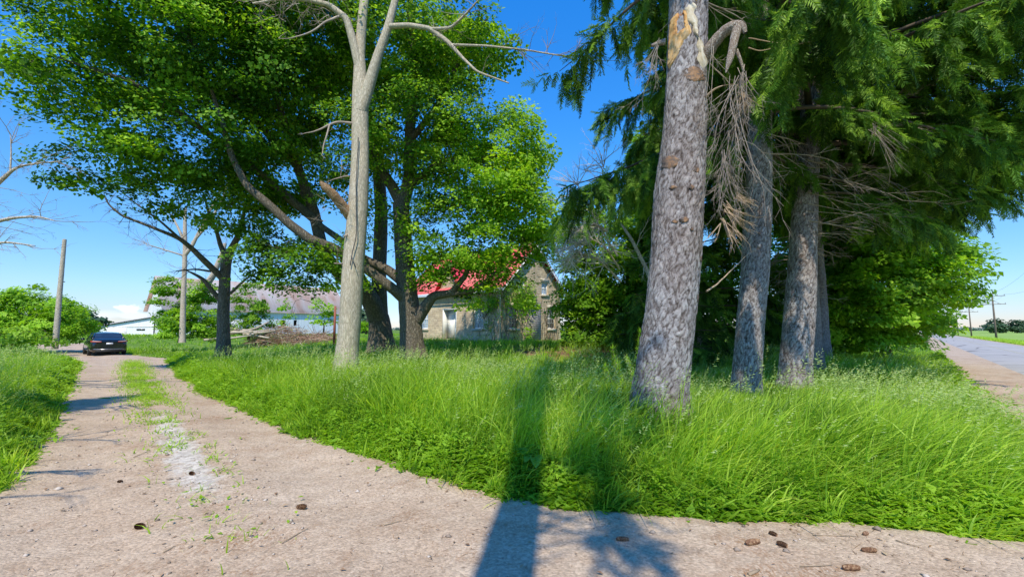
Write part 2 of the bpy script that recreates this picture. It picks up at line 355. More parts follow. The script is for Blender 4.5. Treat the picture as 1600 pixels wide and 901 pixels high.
# ------------------------------------------------------------------ grass
def inview(x, y, mlo=-1.32, mhi=1.32): return (y > 1.6) & (x/y > mlo) & (x/y < mhi)
def blades(mm, x, y, z, h, wd, lean, segs=4, tint=None, curl=.55):
    """x,y,z roots; h height; wd width; lean (N,2) horizontal displacement of the tip relative to height"""
    n = len(x); t = np.linspace(0, 1, segs+1)
    ang = rng.uniform(0, 2*math.pi, n); sx, sy = np.cos(ang), np.sin(ang)
    p = np.empty((n, segs+1, 3))
    bend = t**2
    p[..., 0] = x[:, None] + lean[:, 0:1]*h[:, None]*bend; p[..., 1] = y[:, None] + lean[:, 1:2]*h[:, None]*bend
    L = np.hypot(lean[:, 0], lean[:, 1])
    drop = np.clip(L*curl, 0, 1.0)
    p[..., 2] = z[:, None] + h[:, None]*(t - drop[:, None]*.55*t**3)
    wv = wd[:, None]*np.array([.7, 1, .85, .5, .04] if segs == 4 else ([.8, 1, .6, .04] if segs == 3 else [.9, .8, .05]))
    off = np.stack([sx, sy, 0*sx], -1)[:, None]*wv[..., None]*.5
    V = np.stack([p-off, p+off], 2).reshape(n, -1, 3)
    k = 2*(segs+1); f = []
    for i in range(segs): f.append((2*i, 2*i+1, 2*i+3, 2*i+2))
    Fc = (np.array(f)[None] + (np.arange(n)*k)[:, None, None]).reshape(-1, 4)
    T = (np.clip(tint, 0, 1)[:, None]*(.42+.58*t)[None])  # shade among the stems put into the tint: roots darker than tips
    mm.add(V.reshape(-1, 3), Fc, np.repeat(T, 2, axis=1).ravel())
    return p[:, -1], p
def scatter(n, Y0, Y1, xl=-1.3, xr=1.3):
    # uniform per ground area in the view wedge
    y = np.sqrt(rng.uniform(Y0**2, Y1**2, n)); x = rng.uniform(xl, xr, n)*y; return x, y
def zone(x, y):
    c, s = cs(x, y); d = drive_d(c, s)
    e2 = .13*vnoise(x, y, 1.1, 19)+.08*vnoise(x, y, 3.3, 18); right = (s > eR(c)-.15) & (d < e2) & (c < eroad(s)+.12*vnoise(x, y, 1., 9))
    left = (s < eL(np.minimum(c, 0))+.15) & (d < e2) & (c < -2)
    return right, left, d
def tallness(x, y):
    """nominal grass height"""
    c, s = cs(x, y); d = -drive_d(c, s)
    h = .30 + .55*smooth(.05, 1.0, d)
    h = h*(1 + .22*vnoise(x, y, .35, 31) + .12*vnoise(x, y, 1.1, 32))
    h = h*np.interp(y, [0, 7, 12, 20, 24, 30, 40], [1.1, 1.05, .8, .72, .42, .3, .35])
    lawn = smooth(19, 21.5, s)*smooth(-4, -8, c); h = h*(1-.5*lawn)
    shade = smooth(2.2, .8, np.hypot((x-2.5)/3.5, (y-15)/4)); h = h*(1-.45*shade)
    tr = smooth(1.2, 2.6, x)*smooth(5.2, 6.8, y)*smooth(16, 11.5, y); h = h*(1-.45*tr)
    # edge by the road is shorter
    h = h*np.interp(eroad(s)-c, [0, .5, 1.3], [.4, .75, 1.0])
    return h
def field(name, n, Y0, Y1, w0, segs, label, extra=None, hs=1.0, curl=.55, xl=-1.3, xr=1.3):
    mm = M(); x, y = scatter(n, Y0, Y1, xl, xr); r, l, d = zone(x, y); ok = (r | l)
    if extra is not None: ok &= extra(x, y)
    x, y = x[ok], y[ok]; dens = vnoise(x, y, .8, 41); keep = rng.uniform(size=len(x)) < (.72+.28*dens); x, y = x[keep], y[keep]
    per = 15 if segs > 2 else 3; nc = max(1, len(x)//per); ci = rng.integers(0, nc, len(x)); spread = .055 if Y1 < 18 else .1
    off = rng.normal(0, spread, (len(x), 2)); x = x[ci]+off[:, 0]; y = y[ci]+off[:, 1]; ch = rng.uniform(.68, 1.28, nc)[ci]; ctn = rng.normal(0, .17, nc)[ci]; cl = rng.normal(0, .22, (nc, 2))[ci]
    h = tallness(x, y)*rng.uniform(.45, 1.15, len(x))*hs*ch
    c, s = cs(x, y)
    wind = np.interp(c, [-8, -2, 1], [.12, .3, .62])
    lean = np.stack([wind + rng.normal(0, .22, len(x)) + cl[:, 0] + off[:, 0]/spread*.2 + .18*vnoise(x, y, .5, 51), -.12 + rng.normal(0, .22, len(x)) + cl[:, 1] + off[:, 1]/spread*.2 - .2*(s < 8)], -1)
    ti = .47 + .30*vnoise(x, y, .3, 61) + rng.normal(0, .15, len(x)) + ctn
    blades(mm, x, y, terr(x, y)-.03, h, w0*rng.uniform(.6, 1.3, len(x)), lean, segs, ti, curl)
    return mm
mm = field('a', 160000, 3.0, 9.0, .0185, 4, '', curl=.7)
m2 = field('b', 150000, 8.5, 17, .022, 3, '')
m3 = field('c', 110000, 16.5, 36, .028, 3, '')
m4 = field('d', 60000, 35, 85, .07, 2, '', hs=1.1)
def merge(ms):
    a = M()
    for q in ms:
        for V, Fc, T in zip(q.v, q.f, q.t): pass
        V = np.concatenate(q.v); Fc = np.concatenate(q.f); T = np.concatenate(q.t)
        a.v.append(V); a.f.append(np.where(Fc < 0, -1, Fc+a.n)); a.t.append(T); a.n += len(V)
    return a
# verge beyond the road and short sprigs on the drive's crown
c0 = rng.uniform(8.1, 11.5, 26000); s0 = 8 + 120*rng.uniform(0, 1, 26000)**1.6; x, y = xy(c0, s0)
vg = M(); n = len(x); blades(vg, x, y, terr(x, y)-.02, rng.uniform(.2, .6, n), rng.uniform(.03, .07, n), rng.normal(.1, .3, (n, 2)), 2, rng.normal(.62, .15, n))
n = 60000; c0 = rng.uniform(-31, -3, n); s0 = midline(c0) + rng.normal(0, .42, n); x, y = xy(c0, s0)
pr = midmask(c0, s0)*np.clip(.22 + .45*vnoise(x, y, 1.9, 71) + .35*vnoise(x, y, .5, 72) + .2*smooth(-9, -15, c0), 0, .8)*np.interp(c0, [-14, -6, -3], [1, .35, .03]); k = rng.uniform(size=n) < pr; x, y = x[k], y[k]; n = len(x)
blades(vg, x, y, terr(x, y)-.0, rng.uniform(.04, .16, n), rng.uniform(.007, .016, n), rng.normal(0, .6, (n, 2)), 3, rng.normal(.62, .15, n))
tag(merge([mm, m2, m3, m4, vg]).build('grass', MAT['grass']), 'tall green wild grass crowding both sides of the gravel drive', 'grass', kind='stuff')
# seed heads on thin stalks
sh = M()
def seedheads(n, Y0, Y1, w0, scale=1., xl=-1.3, xr=1.3):
    x, y = scatter(n, Y0, Y1, xl, xr); r, l, d = zone(x, y); c, s = cs(x, y)
    ok = (r | l) & (d < -.35) & (rng.uniform(size=n) < np.clip(.35+.6*vnoise(x, y, .3, 81) + .35*smooth(-2, 0, c), 0, 1)) & (s < 21)
    x, y = x[ok], y[ok]; c, s = cs(x, y); n = len(x); h = tallness(x, y)*rng.uniform(1.0, 1.42, n)
    wind = np.interp(c, [-8, -2, 1], [.10, .22, .42])
    lean = np.stack([wind + rng.normal(0, .16, n), -.05+rng.normal(0, .16, n)], -1)
    tip, p = blades(sh, x, y, terr(x, y)-.03, h, np.full(n, w0*.35), lean, 4, np.full(n, .35), .5)
    d = nrm(p[:, -1]-p[:, -2]); base = p[:, -1]; L = rng.uniform(.12, .2, n)*scale
    for k in range(9):      # drooping panicle
        t = k/8; ctr = base + d*(t*L)[:, None]
        a = rng.uniform(0, 6.28, n); out_ = np.stack([np.cos(a), np.sin(a), -.5+0*a], -1)
        dirn = nrm(d*.8 + out_*.75 + np.array([.45, 0, -.25])); l = (.05*(1-t*.6)*scale*rng.uniform(.6, 1.3, n))[:, None]
        sd_ = nrm(np.cross(dirn, nrm(rng.normal(size=(n, 3)))))*(w0*.55)
        V = np.stack([ctr, ctr+dirn*l*.5+sd_, ctr+dirn*l, ctr+dirn*l*.5-sd_], 1).reshape(-1, 3)
        Fc = np.arange(n*4).reshape(-1, 4); sh.add(V, Fc, np.repeat(rng.uniform(.3, 1, n), 4))
seedheads(9500, 3.2, 9, .009); seedheads(13000, 9, 18, .016, 1.2); seedheads(6000, 18, 32, .03, 1.5)
tag(sh.build('seed_grass', MAT['seed']), 'pale nodding grass seed heads above the green grass', 'grass', kind='stuff')
# low broad-leaved weeds along the edges of the drive
def leafcards(mm, ctr, dirn, up, L, W, tint, fold=.25):
    n = len(ctr); side = nrm(np.cross(dirn, up)); up2 = np.cross(side, dirn)
    L = np.broadcast_to(L, (n,))[:, None]; W = np.broadcast_to(W, (n,))[:, None]
    a = ctr; b_ = ctr + dirn*L*.42 + side*W*.5 + up2*W*fold; c = ctr + dirn*L; d = ctr + dirn*L*.42 - side*W*.5 + up2*W*fold
    mm.add(np.stack([a, b_, c, d], 1).reshape(-1, 3), np.arange(n*4).reshape(-1, 4), np.repeat(np.clip(tint, 0, 1), 4))
wd = M()
def edge_pts(n, side, R_=rng):
    c0 = -3.0 - 27*R_.uniform(0, 1, n)**1.5 if side < 0 else np.where(R_.uniform(size=n) < .5, R_.uniform(-5, 1.3, n), -5-24*R_.uniform(0, 1, n)**1.3)
    e = R_.normal(.08, .15, n)*np.interp(c0, [-12, -6, -1], [1.6, 1, .8]); s0 = (eR(c0)+e) if side > 0 else (eL(c0)-e); return xy(c0, s0)
pts_ = [edge_pts(110000, 1), edge_pts(60000, -1)]; n = 9000; s1 = 8+25*rng.uniform(0, 1, n)**1.4; pts_.append(xy(eroad(s1)-np.abs(rng.normal(.0, .25, n))+.08, s1))
x = np.concatenate([p_[0] for p_ in pts_]); y = np.concatenate([p_[1] for p_ in pts_]); c, s = cs(x, y); d = drive_d(c, s)
pr = np.clip(.62+.55*vnoise(x, y, .9, 91)+.3*vnoise(x, y, 2.5, 93), .05, 1)*np.where(d > .12, .25*np.exp(-(d-.12)/.12), 1)
k = (rng.uniform(size=len(x)) < pr) & inview(x, y); x, y, d = x[k], y[k], d[k]; n = len(x); hh = np.clip(.02+.42*smooth(.12, -.55, d)*(1+.4*vnoise(x, y, 1.3, 94)), 0, .5)
a = rng.uniform(0, 6.28, n); el = rng.uniform(-.1, .7, n); dr = np.stack([np.cos(a)*np.cos(el), np.sin(a)*np.cos(el), np.sin(el)], -1)
sz = np.interp(y, [3, 10, 26], [.045, .055, .10])*rng.gamma(4, .25, n)
leafcards(wd, np.stack([x, y, terr(x, y)+.0+hh*rng.uniform(0, 1, n)**.7], -1), dr, np.array([0, 0, 1.]), sz, sz*rng.uniform(.45, .8, n), .55+.25*vnoise(x, y, .6, 92)+rng.normal(0, .15, n))
# leafy upright forbs standing in the bank
nf = 3400; x, y = edge_pts(nf, 1); c, s = cs(x, y); s = s + np.abs(rng.normal(.35, .45, nf)); x, y = xy(c, s); k = inview(x, y) & (drive_d(c, s) < -.1) & (c < .4) & (rng.uniform(size=nf) < np.interp(y, [4.5, 7.5], [.12, 1])); x, y = x[k], y[k]
x2, y2 = edge_pts(900, -1); c, s = cs(x2, y2); s = s-np.abs(rng.normal(.4, .5, len(s))); x2, y2 = xy(c, s); k = inview(x2, y2) & (drive_d(c, s) < -.1); x, y = np.concatenate([x, x2[k]]), np.concatenate([y, y2[k]])
hf = tallness(x, y)*rng.uniform(.7, 1.25, len(x)); ln_ = rng.normal(0, .12, (len(x), 2)); tf = rng.normal(.5, .15, len(x)); nl_ = 13
for q in range(nl_):
    t = (q+1)/nl_; cx_, cy_ = x+ln_[:, 0]*hf*t, y+ln_[:, 1]*hf*t; a = q*2.4+rng.uniform(0, .8, len(x)); dr = nrm(np.stack([np.cos(a), np.sin(a), .35-.6*(1-t)+0*a], -1))
    L_l = np.interp(y, [3, 10, 26], [.085, .10, .15])*(1.15-.75*t)*rng.uniform(.7, 1.2, len(x)); leafcards(wd, np.stack([cx_, cy_, terr(x, y)+hf*t], -1), dr, np.array([0, 0, 1.]), L_l, L_l*.42, tf+.25*t-.1, .15)
# sprinkled in the middle strip
n = 26000; c0 = rng.uniform(-30, -3.5, n); s0 = midline(c0)+rng.normal(0, .4, n); x, y = xy(c0, s0)
pr = midmask(c0, s0)*np.clip(.2+.45*vnoise(x, y, 1.9, 71) + .35*vnoise(x, y, .5, 72)+.2*smooth(-9, -15, c0), 0, .8)*np.interp(c0, [-14, -6, -3], [1, .4, .05]); k = rng.uniform(size=n) < pr; x, y = x[k], y[k]; n = len(x)
a = rng.uniform(0, 6.28, n); el = rng.uniform(.0, .7, n); dr = np.stack([np.cos(a)*np.cos(el), np.sin(a)*np.cos(el), np.sin(el)], -1)
leafcards(wd, np.stack([x, y, terr(x, y)+.02+rng.uniform(0, .05, n)], -1), dr, np.array([0, 0, 1.]), rng.uniform(.03, .08, n), .03, rng.normal(.6, .15, n))
tag(wd.build('weeds', MAT['weed']), 'low bright green broad-leaved weeds edging the gravel drive', 'weeds', kind='stuff')

# loose pebbles and needle litter on the drive
pb = M(); n = 9000; x, y = scatter(n, 2.4, 9, -1.35, 1.35); c, s = cs(x, y); d = drive_d(c, s); k = (d > -.1) & (c < 2.4) & ((rng.uniform(size=n) < .35) | (rng.uniform(size=n) < midmask(c, s)*1.5)); x, y, c, s = x[k], y[k], c[k], s[k]; n = len(x)
r = np.minimum(rng.gamma(1.4, .0045, n)+.002, .03); ico = nrm(np.array([(1,0,0),(-1,0,0),(0,1,0),(0,-1,0),(0,0,1),(0,0,-1)], float)); fo = [(0,2,4),(2,1,4),(1,3,4),(3,0,4),(2,0,5),(1,2,5),(3,1,5),(0,3,5)]
zz = drive_z(c, s, x, y)
V = ico[None]*(r[:, None, None]*rng.uniform(.6, 1.4, (n, 6, 1))) * np.array([1.2, 1, .6]); a = rng.uniform(0, 6.28, n)
V = np.stack([V[..., 0]*np.cos(a)[:, None]-V[..., 1]*np.sin(a)[:, None], V[..., 0]*np.sin(a)[:, None]+V[..., 1]*np.cos(a)[:, None], V[..., 2]], -1) + np.stack([x, y, zz+r*.25], -1)[:, None]
pb.add(V.reshape(-1, 3), (np.array(fo)[None]+(np.arange(n)*6)[:, None, None]).reshape(-1, 3), np.repeat(rng.uniform(0, 1, n), 6))
m, nt, b = new('pebble'); nt.links.new(ramp(nt, attr(nt, 'tint').outputs['Fac'], [(0, (.2, .15, .11)), (.5, (.42, .34, .27)), (1, (.58, .5, .42))]), b.inputs['Base Color']); b.inputs['Roughness'].default_value = .9
tag(pb.build('pebbles', m), 'loose tan and grey pebbles scattered over the drive', 'pebbles', kind='stuff')
nl = M(); n = 22000; x, y = scatter(n, 2.4, 9, -1.35, 1.35); c, s = cs(x, y); d = drive_d(c, s); pr = np.clip(.25+.9*vnoise(x, y, .5, 101), 0, 1); k = (d > -.1) & (c < 2.4) & (rng.uniform(size=n) < pr); x, y, c, s = x[k], y[k], c[k], s[k]; n = len(x)
a = rng.uniform(0, 6.28, n); L = rng.gamma(2., .018, n)+.01; dr = np.stack([np.cos(a), np.sin(a), rng.normal(0, .1, n)], -1)
leafcards(nl, np.stack([x, y, drive_z(c, s, x, y)+.004], -1), nrm(dr), np.array([0, 0, 1.]), L, .004, rng.uniform(0, 1, n), .3)
n = 1500; x, y = scatter(n, 2.4, 7, -1.35, 1.35); c, s = cs(x, y); d = drive_d(c, s); k = (d > -.1) & (c < 2.4) & (rng.uniform(size=n) < .25+.75*np.exp(-np.abs(d)/.5)); x, y, c, s = x[k], y[k], c[k], s[k]; n = len(x); a = rng.uniform(0, 6.28, n); L = rng.uniform(.015, .06, n)
leafcards(nl, np.stack([x, y, drive_z(c, s, x, y)+.008], -1), nrm(np.stack([np.cos(a), np.sin(a), rng.normal(0, .15, n)], -1)), np.array([0, 0, 1.]), L, L*rng.uniform(.15, .6, n), rng.uniform(0, 1, n), .2)
m, nt, b = new('litter'); nt.links.new(ramp(nt, attr(nt, 'tint').outputs['Fac'], [(0, (.14, .08, .045)), (.6, (.36, .2, .1)), (1, (.55, .43, .28))]), b.inputs['Base Color'])
tag(nl.build('needle_litter', m), 'rusty brown needle and bark litter sprinkled on the gravel', 'litter', kind='stuff')
#@@TREES
# ------------------------------------------------------------------ trees
def px_path(lst, Ys=None):
    return np.array([P(a, b_, c) for a, b_, c in lst])
def resample(pts, r, step=.25, wob=0., seed=0):
    pts = np.asarray(pts, float); r = np.asarray(r, float); seg = np.linalg.norm(np.diff(pts, axis=0), axis=1); L = np.concatenate([[0], np.cumsum(seg)])
    n = max(3, int(L[-1]/step)); t = np.linspace(0, L[-1], n)
    q = np.stack([np.interp(t, L, pts[:, i]) for i in range(3)], -1)
    if len(pts) > 2:
        for _ in range(max(1, int(.35/step))):
            q[1:-1] = (q[:-2]+2*q[1:-1]+q[2:])/4
    rr = np.interp(t, L, r)
    if wob:
        R = np.random.default_rng(seed); k = R.normal(size=(n, 3))
        for _ in range(3): k[1:-1] = (k[:-2]+k[1:-1]+k[2:])/3
        k *= np.minimum(1, np.arange(n)/3)[:, None]
        q = q + k*wob
    return q, rr
def twigs(mm, start, dirn, L, r, depth, R, spread=.7, grav=0., ntw=5, wob=.12, kmin=3):
    n = max(4, int(L/.12)) if depth > 0 else 4
    n = min(n, 14)
    p = np.empty((n, 3)); p[0] = start; d = nrm(dirn); st = L/(n-1)
    for i in range(1, n):
        d = nrm(d + R.normal(0, wob, 3) + np.array([0, 0, grav])); p[i] = p[i-1]+d*st
    mm.tube(p, np.linspace(r, r*.3, n), max(kmin, 3), R.uniform(.2, .9), cap=False)
    if depth > 0:
        for k in range(ntw):
            i = R.integers(max(1, n//5), n); d0 = nrm(p[min(i, n-1)]-p[i-1])
            s = nrm(R.normal(size=3)); s = nrm(s-d0*s.dot(d0))
            twigs(mm, p[i], nrm(d0+s*spread*R.uniform(.6, 1.4)), L*R.uniform(.35, .62)*(1-.4*i/n), max(r*(1-.6*i/n)*.6, .0022), depth-1, R, spread, grav, ntw, wob)
    return p
def trunkmesh(mm, pts, r, k=24, step=.08, rough=.02, flare=0, seed=1, lump=.05):
    q, rr = resample(pts, r, step)
    n = len(q); T = nrm(np.gradient(q, axis=0)); U = nrm(np.cross(T, np.array([0., 1, 0.05]) if abs(T[:, 2]).mean() > .6 else np.array([.02, .1, 1.]))); W = np.cross(T, U)
    a = np.arange(k)*2*math.pi/k; A, Ln = np.meshgrid(a, np.arange(n)*step)
    R0 = np.random.default_rng(seed)
    lu = 0
    for i in range(8):
        f = R0.integers(1, 6); lu = lu + np.sin(A*f + Ln*R0.uniform(-2.5, 2.5) + R0.uniform(0, 6))/f
    fine = R0.normal(size=(n, k)); fine = (fine + np.roll(fine, 1, 0)*.7)/1.7
    R_ = rr[:, None]*(1+lump*lu*.5 + rough*fine)
    if flare:
        z = q[:, 2]-q[0, 2]; fl = np.exp(-z/.35)[:, None]
        R_ = R_*(1 + flare*fl*(1+.45*np.sin(A*5+seed)+.3*np.sin(A*3+2*seed)))
    V = q[:, None] + R_[..., None]*(np.cos(a)[None, :, None]*U[:, None]+np.sin(a)[None, :, None]*W[:, None])
    i = np.arange(n-1)[:, None]*k; j = np.arange(k)[None]; j2 = (j+1) % k
    mm.add(V.reshape(-1, 3), np.stack([i+j, i+j2, i+k+j2, i+k+j], -1).reshape(-1, 4), .5)
    return q, rr
def worley(u, v, seed=0, per=None):
    r = np.random.default_rng(seed); J = r.uniform(0, 1, (128, 512, 2)); V = r.uniform(0, 1, (128, 512)); iu, iv = np.floor(u).astype(int), np.floor(v).astype(int)
    f1 = np.full(u.shape, 9.); f2 = np.full(u.shape, 9.); val = np.zeros(u.shape)
    for a in (-1, 0, 1):
        for b_ in (-1, 0, 1):
            cu, cv = iu+a, iv+b_; cw = cu % per if per else cu % 64; w_ = cv % 512; d = np.hypot(cu+J[cw, w_, 0]-u, cv+J[cw, w_, 1]-v)
            m_ = d < f1; f2 = np.where(m_, f1, np.minimum(f2, d)); val = np.where(m_, V[cw, w_], val); f1 = np.where(m_, d, f1)
    return f1, f2, val
def platetrunk(mm, pts, r, k, step, flare, seed, amp=.008, ncell=36):
    q, rr = resample(pts, r, step); n = len(q); T = nrm(np.gradient(q, axis=0)); U = nrm(np.cross(T, np.array([0., 1, 0.05]))); W = np.cross(T, U)
    a = np.arange(k)*2*math.pi/k; A, Ln = np.meshgrid(a, np.arange(n)*step); R0 = np.random.default_rng(seed); lu = 0
    for i in range(9):
        f = R0.integers(1, 6); lu = lu + np.sin(A*f + Ln*R0.uniform(-2.5, 2.5) + R0.uniform(0, 6))/f
    wu = A/(2*math.pi)*ncell + .35*np.sin(Ln*9+np.sin(A*4)*2); wv = Ln*8.5 + .5*np.sin(A*7+Ln*5) + .3*np.sin(A*13-Ln*11); wu = wu + .25*np.sin(Ln*23+A*5)
    f1, f2, val = worley(wu, wv, seed, ncell); g1, g2, val2 = worley(wu*2, wv*2.2, seed+1, ncell*2)
    pl = np.clip((f2-f1)/.35, 0, 1)*.65 + .35*np.clip((g2-g1)/.4, 0, 1); h = pl*(.55+.6*val) + .25*val2
    R_ = rr[:, None]*(1+.03*lu) + amp*(h*1.7-.7)
    z = q[:, 2]-q[0, 2]; fl = np.exp(-z/.42)[:, None]; R_ = R_*(1 + flare*fl*(1+.5*np.sin(A*5+seed)+.35*np.sin(A*3+2*seed)))
    V = q[:, None] + R_[..., None]*(np.cos(a)[None, :, None]*U[:, None]+np.sin(a)[None, :, None]*W[:, None])
    i = np.arange(n-1)[:, None]*k; j = np.arange(k)[None]; j2 = (j+1) % k
    mm.add(V.reshape(-1, 3), np.stack([i+j, i+j2, i+k+j2, i+k+j], -1).reshape(-1, 4), np.clip(h, 0, 1.3).ravel()); return q, rr
def blob_pts(blobs, dens, R, shell=.45):
    """blobs (px,py,Y,rx,ry,rd) -> cluster centres with their blob centre"""
    out, cen = [], []
    for (px, py, D, rx, ry, rd) in blobs:
        c = P(px, py, D); k = c[1]/F*1.02; ax = np.array([rx*k, rd, ry*k]); vol = 4.19*ax.prod()
        n = max(3, int(dens*vol)); v = nrm(R.normal(size=(n, 3))); r = R.uniform(shell**3, 1, n)**(1/3)
        q = c + v*r[:, None]*ax; gap = np.sin(q[:, 0]*2.1+q[:, 2]*1.3+1)*np.sin(q[:, 1]*1.7-q[:, 2]*2.3)+.5*np.sin(q[:, 0]*3.7-q[:, 1]*2.9+q[:, 2]*3.1); k_ = gap > -.62
        if n > 14: q = q[k_]
        out.append(q); cen.append(np.repeat(c[None], len(q), 0))
    return np.concatenate(out), np.concatenate(cen)
def grow_to(mm, skel, targets, R, r0=.012, sag=.08):
    """connect each target to the nearest node of the growing skeleton"""
    nodes = [np.asarray(s) for s in skel]; nodes = np.concatenate(nodes); dist0 = np.array([np.min(np.linalg.norm(nodes-t, axis=1)) for t in targets])
    order = np.argsort(dist0); N = np.empty((len(nodes)+len(targets)*4, 3)); N[:len(nodes)] = nodes; cnt = len(nodes)
    dirs = []
    for o in order:
        t = targets[o]; d = np.linalg.norm(N[:cnt]-t, axis=1); k = np.argmin(d); a = N[k]; L = d[k]
        s = np.linspace(0, 1, 6)[:, None]; p = a + (t-a)*s; off = R.normal(0, .09, 3)*L; p += np.sin(s*math.pi)*off; p[:, 2] += (np.sin(s*math.pi)*sag*L)[:, 0]
        rb = r0*(.6+.55*min(L, 4)); mm.tube(p, np.linspace(rb, rb*.4, 6), 4, R.uniform(.2, .6), cap=False)
        m_ = p[1:5]; N[cnt:cnt+4] = m_; cnt += 4
        dirs.append((o, nrm(t-a)))
    D = np.zeros((len(targets), 3))
    for o, d in dirs: D[o] = d
    return D
def leaf_clusters(mm, ctr, cen, D, per, rad, size, R, flat=.38, upw=.75, tintb=.5, tvar=.18, droop=.12, fold=.18, wid=.8):
    n = len(ctr); per_n = (per*R.uniform(.5, 1.4, n)).astype(int); idx = np.repeat(np.arange(n), per_n); N = len(idx)
    rd = rad*R.uniform(.7, 1.3, n)
    g = R.normal(size=(N, 3)); g = g/np.maximum(1, np.linalg.norm(g, axis=1, keepdims=True)/1.7); g[:, 2] *= flat
    p = ctr[idx] + g*rd[idx][:, None]*.62; p[:, 2] -= droop*(g[:, 0]**2+g[:, 1]**2)*rd[idx]
    outw = nrm(ctr-cen + np.array([0, 0, .3])); tl = R.normal(0, .28, (n, 3)); nn = nrm(outw[idx]*.55 + tl[idx] + np.array([0, 0, upw]) + R.normal(0, .33, (N, 3)))
    h = R.normal(size=(N, 3)) + outw[idx]*.5 + np.array([0, 0, -.35]); h = nrm(h-nn*(h*nn).sum(1, keepdims=True))
    ct = tintb + tvar*1.2*R.normal(size=n)
    s = size*np.clip(R.lognormal(-.08, .35, N), .35, 1.8)
    leafcards(mm, p, h, nn, s, s*wid, ct[idx]+R.normal(0, .12, N), fold)

def broadleaf(name, label, group, limbs, blobs, dens, per, rad, size, barkm, leafm, seed, tint=.5, root=None, crownname='crown', base_flare=.35, k=18, sub=.3, cat='tree', shell=.45, r0=.012):
    """limbs: list of ([(px,py,Y)..],[radii]); the first is the trunk"""
    R = np.random.default_rng(seed)
    b0 = P(*limbs[0][0][0]); loc = (b0[0], b0[1], float(terr(b0[0], b0[1]))-.05); root = empty(name, loc, label, cat, group)
    tm = M(); sk = []
    for i, (pp, rr) in enumerate(limbs):
        q, r_ = trunkmesh(tm, px_path(pp), rr, k if i == 0 else 10, .12, .012, base_flare if i == 0 else 0, seed+i, .05)
        sk.append(q[len(q)//3:] if i == 0 else q[2:])
    ctr, cen = blob_pts(blobs, dens, R, shell)
    D = grow_to(tm, sk, ctr, R, r0)
    wbuild(tm, 'trunk', barkm, root, True)
    lm = M(); leaf_clusters(lm, ctr, cen, D, per, rad, size, R, tintb=tint)
    wbuild(lm, crownname, leafm, root)
    return root, sk

GM = 'mature maples in front of the stone house'
rB, skB = broadleaf('maple_tree', 'dark trunked maple just behind the pale grey trunk, its huge crown reaching the left edge', GM,
  [([(596,548,22),(592,500,22),(580,470,21.5),(562,440,21),(540,400,20.5)], [.62,.52,.45,.36,.3]),
   ([(594,500,22),(592,430,22),(596,330,22),(590,240,21.5),(560,120,21),(540,0,20.5),(530,-120,20)], [.42,.37,.33,.3,.25,.18,.08]),
   ([(572,465,21.5),(540,440,21),(505,395,20),(490,330,19.5),(465,260,19),(440,180,18),(420,80,17)], [.34,.3,.28,.25,.2,.14,.08]),
   ([(500,350,19.6),(440,300,18.5),(380,250,17.5),(300,190,16),(210,130,14.5),(90,90,13)], [.2,.17,.14,.11,.08,.04]),
   ([(465,260,19),(400,190,17.5),(330,100,16.5),(260,20,15.5)], [.17,.14,.1,.06]),
   ([(560,120,21),(500,20,19),(430,-60,17.5)], [.2,.14,.08])],
  [(55,75,13,65,45,2),(75,130,13,60,40,1.8),(190,60,15,110,80,3.4),(320,70,16,130,100,4),(430,120,17.5,110,120,3.6),(200,190,15.5,100,55,2.6),(160,262,15.5,58,30,1.4),(120,285,15.5,25,14,.8),
   (300,215,16.5,120,70,3),(430,262,18.5,95,70,3.2),(240,300,16.5,60,26,1.3),(320,330,17,40,20,1),(350,290,18,60,40,2),(490,50,18,120,90,4),(300,-90,15.5,230,80,4.5),(90,10,14,70,35,2)],
  1.05, 215, .82, .13, MAT['maple_bark'], MAT['maple_leaf'], 11, .48)
